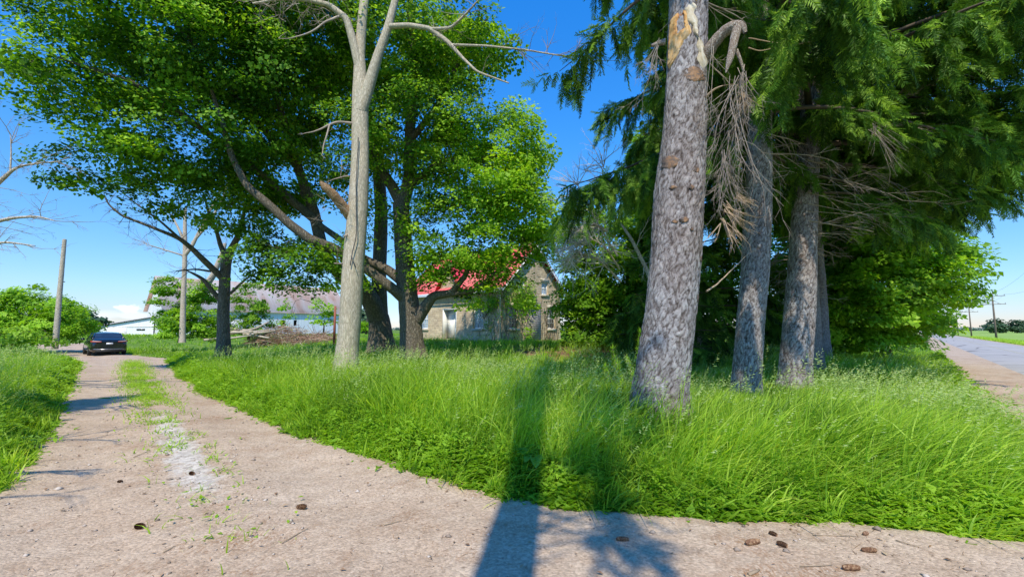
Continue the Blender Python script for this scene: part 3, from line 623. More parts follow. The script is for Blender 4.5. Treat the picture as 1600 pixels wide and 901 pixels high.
rA, skA = broadleaf('maple_tree', 'thick furrowed maple left of the stone house door, forking high into a broad crown', GM,
  [([(646,560,18.5),(642,500,18.6),(634,440,18.7),(630,380,18.8),(627,318,18.9)], [.47,.45,.42,.37,.36]),
   ([(627,318,18.9),(612,290,18.9),(588,255,18.6),(570,190,18.2),(560,110,18)], [.27,.23,.2,.15,.09]),
   ([(627,325,18.9),(640,280,18.9),(641,200,18.8),(648,110,18.5),(640,10,18),(640,-110,18)], [.3,.28,.23,.2,.15,.07]),
   ([(636,470,18.6),(615,452,18.2),(585,430,17.9),(560,410,17.6),(520,388,17),(485,375,16.6),(452,350,16.3),(420,320,16),(385,290,15.8),(362,245,15.6),(350,200,15.4),(330,140,15.2)], [.26,.22,.2,.2,.2,.19,.17,.15,.13,.11,.09,.06]),
   ([(636,445,18.7),(605,420,19),(570,405,19.2),(540,380,19.4),(500,352,19.5),(470,300,19.4)], [.24,.2,.17,.15,.12,.08]),
   ([(652,500,18.5),(664,480,18.4),(676,462,18.3),(705,458,18),(728,430,17.9),(738,395,17.7)], [.26,.24,.19,.14,.11,.06]),
   ([(641,220,18.8),(680,170,18.4),(720,90,18),(760,30,17.6)], [.16,.12,.08,.05]),
   ([(640,290,18.9),(690,250,18.6),(740,250,18.2),(790,240,18)], [.14,.12,.09,.05]),
   ([(700,460,18),(740,455,18),(780,420,18)], [.11,.08,.04])],
  [(620,70,18,100,90,3.6),(700,55,18,85,75,3),(755,70,17.5,45,55,1.8),(715,165,17.8,50,50,2.4),(640,200,18.5,90,80,3.4),(560,230,18.5,60,60,2.6),(690,270,18.5,75,55,2.6),(560,320,19,50,25,1.4),
   (690,345,18.5,60,24,1.5),(740,395,17.8,50,28,1.4),(665,385,18,40,12,.9),(640,345,18.2,60,20,1.2),(430,415,17.5,45,25,1.4),(500,400,17,50,20,1.4),(535,440,17.2,28,16,1),(470,450,17.8,30,16,1),(400,395,17.4,30,18,1)],
  1.15, 200, .78, .126, MAT['maple_bark'], MAT['maple_leaf'], 12, .55)
R = np.random.default_rng(13); wm_ = M(); lm = M(); ctr, cen = blob_pts([(800,228,19,52,58,2.4),(775,285,18.5,70,55,2.6),(815,320,18.6,50,60,2.6),(730,215,18.5,40,45,2),(840,370,18.6,42,40,2),(780,370,18.6,60,34,2),(745,330,18.6,50,36,2),(870,350,20,26,26,1.4),(800,178,19,14,16,.8),(838,215,19,18,26,.9),
  (795,432,18.8,26,14,.9),(690,436,18.2,22,10,.6),(740,412,18.3,26,14,.8),(702,400,18.3,30,14,.8),(655,405,18.2,22,16,.7),(760,440,18.5,20,12,.7),(765,455,18.8,26,18,.9),(745,405,18.6,26,22,1.1),(690,388,18.4,34,14,.8),(815,470,19,14,16,.6),(770,425,18.8,22,18,1),(660,425,18,14,12,.6),(735,470,18.8,12,10,.5)], 2.1, R)
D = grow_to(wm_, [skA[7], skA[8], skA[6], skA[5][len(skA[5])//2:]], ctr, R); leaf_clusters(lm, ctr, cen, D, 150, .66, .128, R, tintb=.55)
wbuild(wm_, 'boughs', MAT['maple_bark'], rA); wbuild(lm, 'crown', MAT['bright_leaf'], rA)['label'] = 'bright sunlit lobe of the crown over the corner of the house'  # sunlight put into the leaf colour, brighter than this maple's main crown

wm_ = M(); lm = M(); ctr, cen = blob_pts([(430,385,17.6,42,20,1.2),(475,392,17.4,40,20,1.2),(520,400,17.2,36,20,1.1),(440,425,17.4,30,22,1),(500,430,17.3,34,18,1),(545,380,17.6,24,24,1),(405,368,17.6,30,16,1),
  (690,425,18.2,22,12,.5),(742,408,18.3,28,14,.6),(705,398,18.3,30,10,.6),(655,415,18.2,16,16,.5),(765,436,18.5,22,16,.6),(775,405,18.5,20,16,.6),(725,452,18.3,12,8,.4),(655,448,18.2,8,10,.3),(825,405,18.6,20,18,.6)], 4.2, R)
D = grow_to(wm_, [skA[3][len(skA[3])//2:], skA[4], skA[5][len(skA[5])//2:], skA[8]], ctr, R); leaf_clusters(lm, ctr, cen, D, 95, .5, .12, R, tintb=.34)  # shade put into the leaf tint, darker than the main crown
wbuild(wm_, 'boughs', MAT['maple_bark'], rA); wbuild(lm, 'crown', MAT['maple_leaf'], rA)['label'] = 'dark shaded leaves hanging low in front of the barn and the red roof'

# pale grey trunk with dead limbs
R = np.random.default_rng(5)
b0 = P(540,592,14); root = empty('dying_maple', (b0[0], b0[1], float(terr(b0[0], b0[1]))-.05), 'pale smooth grey trunk with bare dead limbs, nearest tree beside the drive', 'tree')
tm = M()
limbs = [([(540,596,14),(543,540,14),(549,470,14),(553,400,14.05),(560,320,14.1),(563,230,14.2),(563,150,14.3),(562,90,14.35),(566,30,14.4),(574,-40,14.5),(580,-140,14.6)], [.39,.34,.335,.335,.315,.275,.265,.18,.16,.14,.1]),
   ([(563,175,14.2),(575,140,14.2),(590,90,14.1),(606,45,14),(618,0,14),(632,-70,13.8)], [.22,.20,.16,.14,.12,.08]),
   ([(562,110,14.3),(553,70,14.2),(542,30,14.1),(515,8,14),(480,0,13.9),(440,-2,13.7),(395,6,13.5)], [.16,.14,.12,.09,.07,.05,.03]),
   ([(604,42,14),(640,40,13.8),(672,45,13.6),(700,66,13.4),(722,90,13.2),(745,112,13),(795,130,12.8)], [.10,.085,.08,.07,.05,.035,.02]),
   ([(672,46,13.6),(705,44,13.2),(730,20,13),(748,0,12.8)], [.06,.045,.035,.02]),
   ([(700,70,13.4),(760,72,13),(820,78,12.7),(880,88,12.4),(925,100,12.2)], [.045,.035,.026,.018,.008])]
sk = []
for i, (pp, rr) in enumerate(limbs):
    q, _ = trunkmesh(tm, px_path(pp), rr, 26 if i == 0 else 10, .07, .006, .28 if i == 0 else 0, 70+i, .035); sk.append(q)
wbuild(tm, 'trunk', MAT['pale_bark'], root, True)
sb = M(); q, _ = trunkmesh(sb, px_path([(548,338,14.05),(535,322,13.8),(522,306,13.5),(508,292,13.3),(500,284,13.2)]), [.17,.15,.13,.11,.03], 12, .05, .09, 0, 99, .2)
wbuild(sb, 'broken_limb', bark('torn_wood', (.14, .08, .04), (.36, .22, .12), (.5, .38, .26), (7, 7, 3), 4, .8, .02), root)
dm = M()
for q in sk[2:]:
    for k in range(10):
        i = R.integers(len(q)//4, len(q)); twigs(dm, q[i], nrm(R.normal(size=3)+np.array([.2, 0, .1])), R.uniform(.4, 1.1), .012, 2, R, .8, -.01, 3)
for k in range(7):
    i = R.integers(len(sk[5])//3, len(sk[5])); twigs(dm, sk[5][i], nrm(np.array([.9, -.1, .55*R.choice([-1, 1])])+R.normal(0, .25, 3)), R.uniform(.9, 1.6), .013, 2, R, .7, -.005, 4, .09)
for (pp, rr) in [([(550,193,14.1),(530,190,13.8),(512,196,13.6),(498,204,13.5),(476,208,13.4)], [.05,.04,.032,.025,.01]),
                 ([(515,195,13.6),(510,212,13.5),(506,228,13.4),(503,243,13.3)], [.03,.026,.022,.008]),
                 ([(545,275,14),(534,276,13.8),(528,278,13.7),(510,285,13.4)], [.03,.02,.016,.007]), ([(532,277,13.8),(534,262,13.7),(533,250,13.7)], [.016,.012,.006]),
                 ([(547,365,13.9),(536,369,13.7)], [.05,.03]), ([(540,412,13.9),(522,411,13.6)], [.035,.015])]:
    q, r_ = resample(px_path(pp), rr, .06, .012, 3); dm.tube(q, r_, 7, .8)
    for k in range(3): twigs(dm, q[R.integers(2, len(q))] if len(q) > 3 else q[-1], nrm(R.normal(size=3)), R.uniform(.2, .5), .008, 1, R, .8, 0, 3)
for k in range(16):
    p0 = P(R.uniform(500, 548), R.uniform(290, 345), 13.5); twigs(dm, p0, nrm(R.normal(size=3)+np.array([-.3, 0, .1])), R.uniform(.3, .8), .008, 1, R, .8, -.02, 3)
for k in range(60):   # dead twig tangle at the top of the picture
    i = R.integers(len(sk[2])//2, len(sk[2])); twigs(dm, sk[2][i]+R.normal(0, .25, 3), nrm(R.normal(size=3)+np.array([-.5, 0, -.2])), R.uniform(.4, 1.0), .012, 1, R, .8, -.05, 4, .25)
q, r_ = resample(px_path([(530,26,14),(505,36,13.8),(488,50,13.6),(462,58,13.4),(435,62,13.2)]), [.045,.035,.028,.02,.008], .08, .02, 4); dm.tube(q, r_, 6, .8)
for k in range(4): twigs(dm, q[R.integers(2, len(q))], nrm(R.normal(size=3)+np.array([-.6, 0, 0])), .5, .01, 1, R, .8, 0, 3)
wbuild(dm, 'dead_branches', MAT['dead_twig'], root)
cb = M()
fr = lambda pp: [P(a, b_, d)-np.array([0, .0, 0]) for a, b_, d in pp]
q, r_ = resample(fr([(560,215,13.86),(556,300,13.72),(557,370,13.66),(549,400,13.62),(547,415,13.62)]), [.016]*5, .1, .01, 8); cb.tube(q, r_, 5)
q, r_ = resample(fr([(549,400,13.62),(556,418,13.63)]), [.014]*2, .08); cb.tube(q, r_, 5)
wbuild(cb, 'dark_cable', simple('old_cable', (.07, .07, .075), .8), root)
ctr, cen = blob_pts([(600,-90,14.5,60,50,1.6),(500,-110,14,70,40,1.5)], 1.2, R); lm = M(); leaf_clusters(lm, ctr, cen, None, 60, .6, .12, R); wbuild(lm, 'crown', MAT['maple_leaf'], root)

# the smaller half-bare tree left of the maples
rT, skT = broadleaf('half_bare_tree', 'dark slim trunk with spreading half-bare limbs in front of the log pile', None,
  [([(349,556,21),(349,520,21),(350,470,21),(351,430,21),(354,408,21),(360,390,21)], [.30,.265,.25,.23,.22,.2]),
   ([(352,440,21),(338,425,20.7),(320,408,20.3),(300,388,20),(280,372,19.6),(255,362,19.3),(225,350,19),(190,337,18.7),(168,318,18.5),(163,306,18.4)], [.15,.14,.13,.11,.09,.07,.055,.045,.03,.015]),
   ([(345,470,21),(328,450,20.7),(318,436,20.5),(300,426,20.2),(290,422,20)], [.11,.10,.085,.05,.02]),
   ([(330,424,20.6),(305,420,20.2),(275,424,20)], [.05,.04,.02]),
   ([(360,458,21),(375,444,20.8),(388,432,20.6),(405,425,20.4)], [.07,.055,.04,.02]),
   ([(355,405,21),(345,385,21),(338,360,20.8),(325,330,20.5),(318,300,20.3)], [.14,.11,.08,.06,.03]),
   ([(360,392,21),(372,370,20.8),(378,345,20.6),(385,320,20.4)], [.16,.13,.09,.05]),
   ([(280,372,19.6),(250,345,19.2),(215,320,18.8),(190,300,18.5)], [.06,.045,.03,.012])],
  [(400,345,20,36,30,1.5),(430,372,19.6,40,22,1.3),(365,320,20,30,22,1.2),(385,310,20,50,24,1.5),(425,330,19.5,40,30,1.5),(330,310,19.8,26,14,.8)], 2.2, 70, .5, .13, MAT['maple_bark'], MAT['maple_leaf'], 31, .4)
dm = M(); R = np.random.default_rng(9)
for q, n in zip(skT[1:], [26, 9, 6, 12, 6, 3, 14]):
    for k in range(n):
        i = R.integers(len(q)//4, len(q)); twigs(dm, q[i], nrm(R.normal(size=3)+np.array([-.3, 0, .25])), R.uniform(.4, 1.3), .014, 2, R, .7, 0, 3)
wbuild(dm, 'dead_branches', MAT['twig'], rT)

def dead_tree(name, label, limbs, seed, ntw, L=(.5, 1.4), mat='dead_wood', group=None, tw=.012, depth=2, bias=(0, 0, .25), grav=0, tmat='dead_twig'):
    R = np.random.default_rng(seed); b0 = P(*limbs[0][0][0]); root = empty(name, (b0[0], b0[1], float(terr(b0[0], b0[1]))-.05), label, 'tree', group)
    tm = M(); sk = []
    for i, (pp, rr) in enumerate(limbs): sk.append(trunkmesh(tm, px_path(pp), rr, 14 if i == 0 else 8, .1, .012, .2 if i == 0 else 0, seed+i, .06)[0])
    wbuild(tm, 'trunk', MAT[mat], root, True)
    dm = M()
    for j, q in enumerate(sk):
        for k in range(ntw[j] if j < len(ntw) else ntw[-1]):
            i = R.integers(len(q)//3, len(q)); d0 = nrm(q[min(i+1, len(q)-1)]-q[i-1])
            twigs(dm, q[i], nrm(d0*.6+R.normal(0, .7, 3)+np.array(bias)), R.uniform(*L), tw, depth, R, .7, grav, 4)
    wbuild(dm, 'dead_branches', MAT[tmat], root)
    return root, sk
dead_tree('dead_tree', 'bare grey dead tree reaching in from the left edge above the shrub',
  [([(-210,620,10),(-200,520,10),(-180,400,10),(-150,330,10),(-110,270,10),(-60,190,10)], [.22,.2,.17,.13,.1,.05]),
   ([(-180,400,10),(-100,370,10),(-30,352,10),(20,340,10),(60,338,9.9),(85,345,9.8)], [.09,.07,.05,.035,.022,.01]),
   ([(-150,330,10),(-80,320,10),(-20,300,10),(10,275,10),(22,262,10),(50,256,10),(95,252,10)], [.09,.07,.055,.04,.03,.02,.008]),
   ([(-190,440,10),(-100,400,10),(-30,383,10),(10,378,9.9),(55,384,9.8)], [.08,.06,.04,.025,.01]),
   ([(16,268,10),(18,235,10),(16,210,10)], [.02,.013,.006])], 41, [0, 16, 16, 12, 5], (.35, .9), tw=.010, bias=(.35, 0, .15))
dead_tree('dead_tree', 'tall bare grey snag wrapped in old vine, left of the dark slim trunk',
  [([(285,535,31),(286,480,31),(288,430,31),(289,390,31),(289,350,31),(290,325,31)], [.19,.17,.15,.14,.12,.09]),
   ([(288,400,31),(300,385,31),(312,360,31),(330,325,31),(345,300,31)], [.14,.12,.10,.08,.05]),
   ([(289,380,31),(278,355,31),(268,335,31)], [.1,.08,.04]), ([(300,380,31),(330,345,31),(352,300,31),(360,270,31)], [.09,.08,.06,.03]),
   ([(289,400,31),(250,388,30.5),(225,380,30)], [.06,.045,.02])], 51, [10, 12, 6, 10, 12], (.6, 1.8), tw=.018)
dead_tree('dead_tree', 'broken grey trunk leaning right behind the dark slim trunk',
  [([(304,482,36),(318,452,36),(333,430,36),(345,402,36),(352,380,36)], [.28,.27,.24,.2,.14])], 55, [10], (.5, 1.2), tw=.02)
dead_tree('dead_tree', 'bare grey dead tree showing between the bright maple and the spruces',
  [([(1042,575,13),(1034,480,13),(1010,420,13),(985,370,13),(955,330,13)], [.08,.07,.06,.045,.03]),
   ([(965,400,13.0),(940,360,12.8),(918,320,12.6),(900,285,12.5)], [.035,.028,.018,.008]), ([(955,350,13.0),(948,310,12.8),(940,275,12.6),(945,250,12.6)], [.03,.02,.013,.006]),
   ([(970,440,12.8),(935,405,12.2),(905,395,11.8),(880,410,11.6)], [.03,.024,.016,.006]), ([(968,420,12.6),(945,385,12.0),(920,370,11.8),(900,385,11.6)], [.03,.024,.016,.006]), ([(960,370,12.8),(930,350,12.2),(900,358,11.8),(885,375,11.6)], [.04,.03,.02,.01])],
  61, [4, 26, 22, 34, 34, 30], (.5, 1.2), tw=.016, bias=(-.25, 0, -.05), grav=-.035, tmat='pale_twig')

# ---------------- spruces
def spray_template(R, n=9, dead=False):
    """a flat branchlet along +x with side twigs: list of kites (a,b,c,d)"""
    Q = []
    for k in range(n):
        t = .12+.85*k/(n-1)
        for sgn in (-1, 1):
            L = (.36*(1-.65*t)+.08)*R.uniform(.8, 1.2); a = math.radians(48)*R.uniform(.8, 1.2)
            d = np.array([math.cos(a), sgn*math.sin(a), R.normal(-.12, .15)]); d /= np.linalg.norm(d)
            b0 = np.array([t, 0, -.08*t*t]); w_ = .032; sd = np.array([-d[1], d[0], 0])
            Q.append((b0, b0+d*L*.4+sd*w_, b0+d*L+[0, 0, -.05*L], b0+d*L*.4-sd*w_))
            if k % 2 == 0: Q.append((b0, b0+d*L*.4+[0, 0, w_], b0+d*L*.95+[0, 0, -.05*L], b0+d*L*.4-[0, 0, w_]))
    Q.append((np.zeros(3), np.array([.4, .03, 0]), np.array([1.08, 0, -.1]), np.array([.4, -.03, 0])))
    Q.append((np.zeros(3), np.array([.4, 0, .03]), np.array([1.08, 0, -.1]), np.array([.4, 0, -.05])))
    return np.array(Q).reshape(-1, 3)
def place_sprays(mm, tmpl, pos, dirn, size, R, tint):
    n = len(pos); up = nrm(np.array([0, 0, 1.]) + R.normal(0, .35, (n, 3))); y_ = nrm(np.cross(up, dirn)); z_ = np.cross(dirn, y_)
    B = np.stack([dirn, y_, z_], 1)*size[:, None, None]
    V = pos[:, None] + np.einsum('vk,nkj->nvj', tmpl, B); m_ = len(tmpl)
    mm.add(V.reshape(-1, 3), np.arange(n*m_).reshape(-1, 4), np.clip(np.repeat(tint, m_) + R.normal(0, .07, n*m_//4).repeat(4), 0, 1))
def bough(S, wood, start, az, L, rise, droop, R, size=.5, dens=9, hang=.6, t0=.22):
    n = 14; t = np.linspace(0, 1, n); d = np.array([math.cos(az), math.sin(az), 0]); side = np.array([-d[1], d[0], 0])
    cur = R.normal(0, .12)
    p = start + d*(t*L)[:, None] + side*(cur*L*t*t)[:, None]; p[:, 2] += L*(rise*t - droop*t**1.8 + .22*droop*np.clip(t-.7, 0, 1)**1.5*4)
    wood.tube(p, np.linspace(.012*L+.012, .006, n), 5, .4, cap=False)
    m_ = max(6, int(L*dens)); tt = R.uniform(t0, 1, m_)**.85; pos = np.stack([np.interp(tt, t, p[:, i]) for i in range(3)], -1)
    sg = R.choice([-1, 1], m_); out_ = d*R.uniform(.3, 1.0, m_)[:, None] + side*(sg*R.uniform(.5, 1.1, m_))[:, None]; out_[:, 2] = -hang*R.uniform(.1, 1.3, m_)
    # secondary branch carries sprays outward
    L2 = (.28*L*(1-.55*tt)+.15)*R.uniform(.5, 1.15, m_)
    for i in range(m_):
        k = max(2, int(L2[i]/(size*.32))); u = np.linspace(.15, 1, k); q = pos[i] + nrm(out_[i])*(u*L2[i])[:, None]; q[:, 2] -= .35*hang*L2[i]*u**2
        dd = nrm(nrm(out_[i])*.8 + R.normal(0, .35, (k, 3)) + np.array([0, 0, -.35*hang]))
        S.append((q, dd, size*R.uniform(.7, 1.25, k)*(1-.15*u), R.normal(.40, .17)+.3*u*tt[i]))  # sunlit tips put into the tint: outer sprays lighter
        # pendulous curtain
        if hang > .4:
            k2 = k; dd2 = nrm(np.array([0, 0, -1.]) + R.normal(0, .3, (k2, 3)) + .25*nrm(out_[i])); S.append((q, dd2, size*R.uniform(.6, 1.3, k2), np.full(k2, R.normal(.36, .15))))
def spruce(name, label, group, path, radii, z0, h, Rm, nb, seed, size=.5, dens=8, hang=.8, azf=None, k=36, rough=.028, flare=.3, tips=None, dead=24, deadz=(2.5, 7), base=None, droop=.5, lenf=None, mat='spruce_leaf', ttint=0., t0=.22):
    R = np.random.default_rng(seed); path = np.asarray(path, float); b0 = path[0]; root = empty(name, (b0[0], b0[1], float(terr(b0[0], b0[1]))-.05), label, 'tree', group)
    tm = M(); q, rr = platetrunk(tm, path, radii, k, .025, flare, seed) if k > 60 else trunkmesh(tm, path, radii, k, .15, rough, flare, seed, .035)
    # knots / branch stubs
    at = lambda z: np.array([np.interp(z, q[:, 2], q[:, i]) for i in range(3)])
    wood = M(); S = []
    for i in range(nb):
        f = (i+R.uniform(0, 1))/nb; z = z0 + (h-z0)*f**1.15; az = i*2.4 + R.normal(0, .3); L = Rm*(1-f**1.2*.9)*R.uniform(.72, 1.15)*min(1, .55+f*6)
        if azf is not None:
            a = azf(az, z)
            if a <= 0: continue
            L *= a
        bough(S, wood, at(z), az, L, .22+.25*f, droop*R.uniform(.75, 1.3)*(1-.4*f), R, size, dens, hang, t0)
    wbuild(tm, 'trunk', MAT['spruce_bark'], root, False)
    wbuild(wood, 'boughs', MAT['twig'], root)
    lm = M(); tm_ = [spray_template(R) for _ in range(4)]
    pos = np.concatenate([s[0] for s in S]); dd = np.concatenate([s[1] for s in S]); sz = np.concatenate([s[2] for s in S]); ti = np.concatenate([s[3] for s in S])+ttint
    w_ = R.integers(0, 4, len(pos))
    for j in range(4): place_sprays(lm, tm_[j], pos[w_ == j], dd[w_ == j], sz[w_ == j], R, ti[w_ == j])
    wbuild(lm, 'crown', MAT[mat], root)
    if dead:
        dm = M()
        for i in range(dead):
            z = R.uniform(*deadz); az = R.uniform(0, 6.28)
            if azf is not None and azf(az, z) <= 0: continue
            L = R.uniform(.4, 2.4)*(.5+.5*smooth(deadz[0], deadz[1], z)); d = np.array([math.cos(az), math.sin(az), R.normal(.02, .12)])
            twigs(dm, at(z), d, L, .012+.008*L, 2 if L > .8 else 1, R, .55, -.035, 5, .06)
        wbuild(dm, 'dead_branches', MAT['dead_twig'], root)
    return root, q, rr
GS = 'old spruces in the row at the corner of the drive'
mp = px_path([(1026,690,6.5),(1033,600,6.5),(1046,500,6.5),(1056,400,6.5),(1061,300,6.5),(1069,200,6.5),(1073,100,6.55),(1076,0,6.6),(1080,-120,6.7)]); mp = np.vstack([mp, mp[-1]+np.array([.4, .3, 14])])
mp[0, 2] = -.1
def az_main(az, z):
    # bare toward the viewer low down
    return 1 if z > 9.5 else (0 if math.sin(az) < .2 else .9)
r1, q1, rr1 = spruce('spruce_tree', 'nearest and thickest spruce with an orange torn wound high on its trunk', GS, mp, [.45,.37,.36,.35,.35,.31,.29,.285,.27,.05], 7.2, 22, 3.6, 60, 101, .32, 10, .95, az_main, 150, .03, .42, dead=14, deadz=(6, 9))
tp = px_path([(1163,632,9.5),(1166,590,9.5),(1173,500,9.5),(1180,430,9.5),(1184,330,9.5),(1186,250,9.5),(1188,120,9.6),(1192,0,9.7)]); tp = np.vstack([tp, tp[-1]+np.array([.3, .2, 13])]); tp[0, 2] = -.1
def az_2(az, z):
    a = math.degrees(az) % 360
    if z < 8 and (200 < a < 330): return .0 if z < 7 else .4
    if 105 < a < 260: return 0 if z < 7.6 else .72
    return 1
r2, q2, rr2 = spruce('spruce_tree', 'slimmest spruce trunk standing in the middle of the front three', GS, tp, [.29,.265,.27,.275,.26,.245,.22,.19,.04], 5.6, 21, 4.2, 66, 102, .32, 10, 1.0, az_2, 110, .03, .3, dead=16, deadz=(3.4, 6.5))
tp = px_path([(1240,618,10.8),(1243,560,10.8),(1249,480,10.8),(1254,400,10.8),(1260,300,10.8),(1266,200,10.9),(1270,100,11),(1274,0,11.1)]); tp = np.vstack([tp, tp[-1]+np.array([.3, .2, 13])]); tp[0, 2] = -.1
def az_3(az, z):
    a = math.degrees(az) % 360
    if z < 6.2: return 1 if (a > 330 or a < 60) else 0
    return 1.1
r3, q3, rr3 = spruce('spruce_tree', 'dark spruce trunk furthest right of the front three, dead twigs low on its right side', GS, tp, [.36,.335,.32,.30,.265,.235,.21,.18,.04], 4.9, 22, 6.0, 76, 103, .34, 10, 1.1, az_3, 110, .03, .35, dead=38, deadz=(3.2, 6.0))
def azall(az, z): return 1
R = np.random.default_rng(3)
def straight(x, y, h, r0):
    z = float(terr(x, y)); return np.array([(x, y, z-.1), (x, y, z+1), (x+.05, y, z+h*.4), (x+.1, y, z+h)]), [r0, r0*.85, r0*.55, .03]
p_, r_ = straight(9.6, 14.3, 22, .38)
def az_4(az, z):
    a = math.degrees(az) % 360
    return 1.0 if (a > 250 or a < 90) else .8
spruce('spruce_tree', 'spruce behind the front three whose drooping boughs fill the upper right corner', GS, p_, r_, 6.6, 22, 6.8, 84, 104, .40, 9, 1.05, az_4, 20, dead=30, deadz=(2.5, 5))
p_, r_ = straight(12.2, 17.5, 20, .33)
spruce('spruce_tree', 'spruce furthest along the row, mostly hidden behind hanging boughs at right', GS, p_, r_, 6.8, 20, 5.6, 70, 105, .46, 7, 1.0, None, 16, dead=0)
GD = 'dark evergreens between the house and the front spruces'
for (x, y, h, Rm, sd, lab) in [(5.9, 16.5, 14, 2.3, 201, 'dark evergreen directly behind the nearest spruce trunk'), (8.2, 19.5, 15, 3.6, 202, 'dark evergreen filling the gap between the front spruce trunks'),
                               (6.9, 22.5, 7.8, 2.1, 203, 'dark evergreen nearest the stone house, its boughs sweeping the ground')]:
    p_, r_ = straight(x, y, h, .24); spruce('evergreen_tree', lab, GD, p_, r_, .7, h, Rm, 62, sd, .55, 6, .55, None, 12, dead=0, droop=.3, ttint=-.12)
# trees behind the viewer: only their shadows reach the picture
GB = 'spruces behind the viewpoint that shade the drive'
def az_b(az, z):
    a = (math.degrees(az)+180) % 360-180
    if abs(a) < 40: return .8 if z > 9.8 else .50
    return .25 if z > 11 else 0
p_, r_ = straight(-.60, -1.9, 25, .32)
rb, _, _ = spruce('spruce_tree', 'spruce behind the viewpoint whose trunk shadow crosses the drive', GB, p_, r_, 6.6, 25, 2.3, 110, 301, .30, 16, .9, az_b, 20, dead=60, deadz=(5.4, 9.8), t0=.5)

R = np.random.default_rng(44); rt = empty('dead_tree', (-12.2, 1.6, 0), 'bare dead tree out of view at the left whose branch shadows streak the drive', 'tree'); tm = M(); dm = M()
for pp, rr in (([(-12.2, 1.6, -.1), (-12.1, 1.7, 3), (-11.9, 1.8, 7)], [.2, .16, .06]), ([(-12.1, 1.7, 3), (-10.5, 2.2, 3.8), (-8.6, 2.6, 4.2), (-7.2, 2.4, 4.4)], [.1, .08, .05, .015]), ([(-12, 1.7, 4.2), (-10.5, 1.2, 5.2), (-8.8, .8, 5.8)], [.1, .07, .02]), ([(-12.1, 1.7, 2.2), (-10.8, 3.2, 3.2), (-9.3, 4.4, 4)], [.08, .06, .015]), ([(-12, 1.7, 5), (-10.8, .2, 6), (-9.6, -.8, 6.4)], [.07, .05, .015]), ([(-12.1, 1.6, 2.4), (-10, 1.5, 3.4), (-6.6, 1.6, 4.3), (-5.1, 1.9, 4.5)], [.09, .075, .05, .015]), ([(-12.1, 1.6, 2.0), (-10, .9, 3.4), (-7.0, .8, 4.3), (-5.6, .9, 4.5)], [.08, .06, .04, .015]), ([(-12.1, 1.8, 4), (-10.5, 4.2, 4.8), (-8.5, 5.8, 5.0)], [.11, .09, .03]), ([(-12.1, 1.8, 3), (-10.3, 3.9, 3.6), (-8.1, 5.2, 3.8)], [.11, .09, .03]), ([(-12.1, 1.8, 3.6), (-10.6, 4.6, 4.2), (-9.0, 6.4, 4.3)], [.1, .08, .03]), ([(-12.1, 1.7, 2.6), (-9.5, 2.6, 3.9), (-6.9, 3.5, 4.1)], [.09, .07, .02])):
    q, _ = trunkmesh(tm, np.array(pp), rr, 9, .15, .01, 0, 3, .04)
    for k in range(12): twigs(dm, q[R.integers(len(q)//3, len(q))], nrm(R.normal(size=3)+np.array([.9, 0, .1])), R.uniform(.5, 1.5), .03, 2, R, .7, 0, 3)
wbuild(tm, 'trunk', MAT['dead_wood'], rt, True); wbuild(dm, 'dead_branches', MAT['dead_twig'], rt)
dup(rb, (-10.6, -.5, 0), 0.0, 'spruce behind the viewpoint, far left, shading the left verge', scale=(1.6, 1.6, .6))

# details of the nearest spruce
def on_trunk(px, py, proud=.0, q=q1, rr=rr1, Y=6.5):
    """point on the camera side of the trunk at a photo pixel"""
    z = P(px, py, Y)[2]; c = np.array([np.interp(z, q[:, 2], q[:, i]) for i in range(3)]); r = np.interp(z, q[:, 2], rr)
    x = P(px, py, Y)[0]; dx = np.clip((x-c[0])/r, -.97, .97); nv = np.array([dx, -math.sqrt(1-dx*dx), 0]); return np.array([c[0], c[1], z]) + nv*(r+proud), nv
def patch(outline, py0, py1, name, mat, root, proud=.012, n=26, k=14, inset=None, rim=None, seed=0, tf=None):
    """a patch wrapped on the trunk: outline(t)->(left px,right px)"""
    R = np.random.default_rng(seed); mm = M(); V = []; T = []
    for i in range(n):
        t = i/(n-1); py = py0+(py1-py0)*t; a, b_ = outline(t)
        for j in range(k):
            u = j/(k-1); e = min(t, 1-t, u*.7, (1-u)*.7)
            pr = proud*min(1, e*9) - .006 + (inset(t, u) if inset else 0) + R.normal(0, .002) + .006*math.sin(u*31+math.sin(t*7)*2)*min(1, e*9)
            V.append(on_trunk(a+(b_-a)*u + R.normal(0, .5)*(0 < j < k-1), py, pr)[0]); T.append(np.clip(tf(t, u)+R.normal(0, .05) if tf else u*.5+t*.2+(.3 if abs(u-.5) < .15 else 0)+R.normal(0, .1), 0, 1))
    i, j = np.meshgrid(np.arange(n-1), np.arange(k-1), indexing='ij'); q_ = (i*k+j).ravel()
    mm.add(V, np.stack([q_, q_+1, q_+k+1, q_+k], -1), np.array(T)); return wbuild(mm, name, mat, root, True)
def woodmat(name, stops, sc=(14, 14, 1.6)):
    m, nt, b = new(name); v = objco(nt, sc); n = noise(nt, 2.2, 7, .7, v, .6); t = attr(nt, 'tint').outputs['Fac']
    f = math_(nt, 'ADD', math_(nt, 'MULTIPLY', n, .8), math_(nt, 'MULTIPLY', t, .4)); nt.links.new(ramp(nt, f, stops), b.inputs['Base Color']); b.inputs['Roughness'].default_value = .75; bump(nt, b, n, .6, .012); return m
WM = woodmat('torn_heartwood', [(.30, (.16, .05, .02)), (.45, (.46, .19, .05)), (.6, (.60, .34, .11)), (.85, (.64, .50, .30))])
SCM = woodmat('bark_scar', [(.3, (.04, .03, .025)), (.55, (.13, .095, .075)), (.72, (.30, .16, .07)), (.9, (.26, .22, .19))], (10, 10, 10))
SCL = woodmat('shed_bark', [(.3, (.34, .27, .16)), (.55, (.55, .47, .33)), (.8, (.68, .64, .54))], (9, 9, 5))
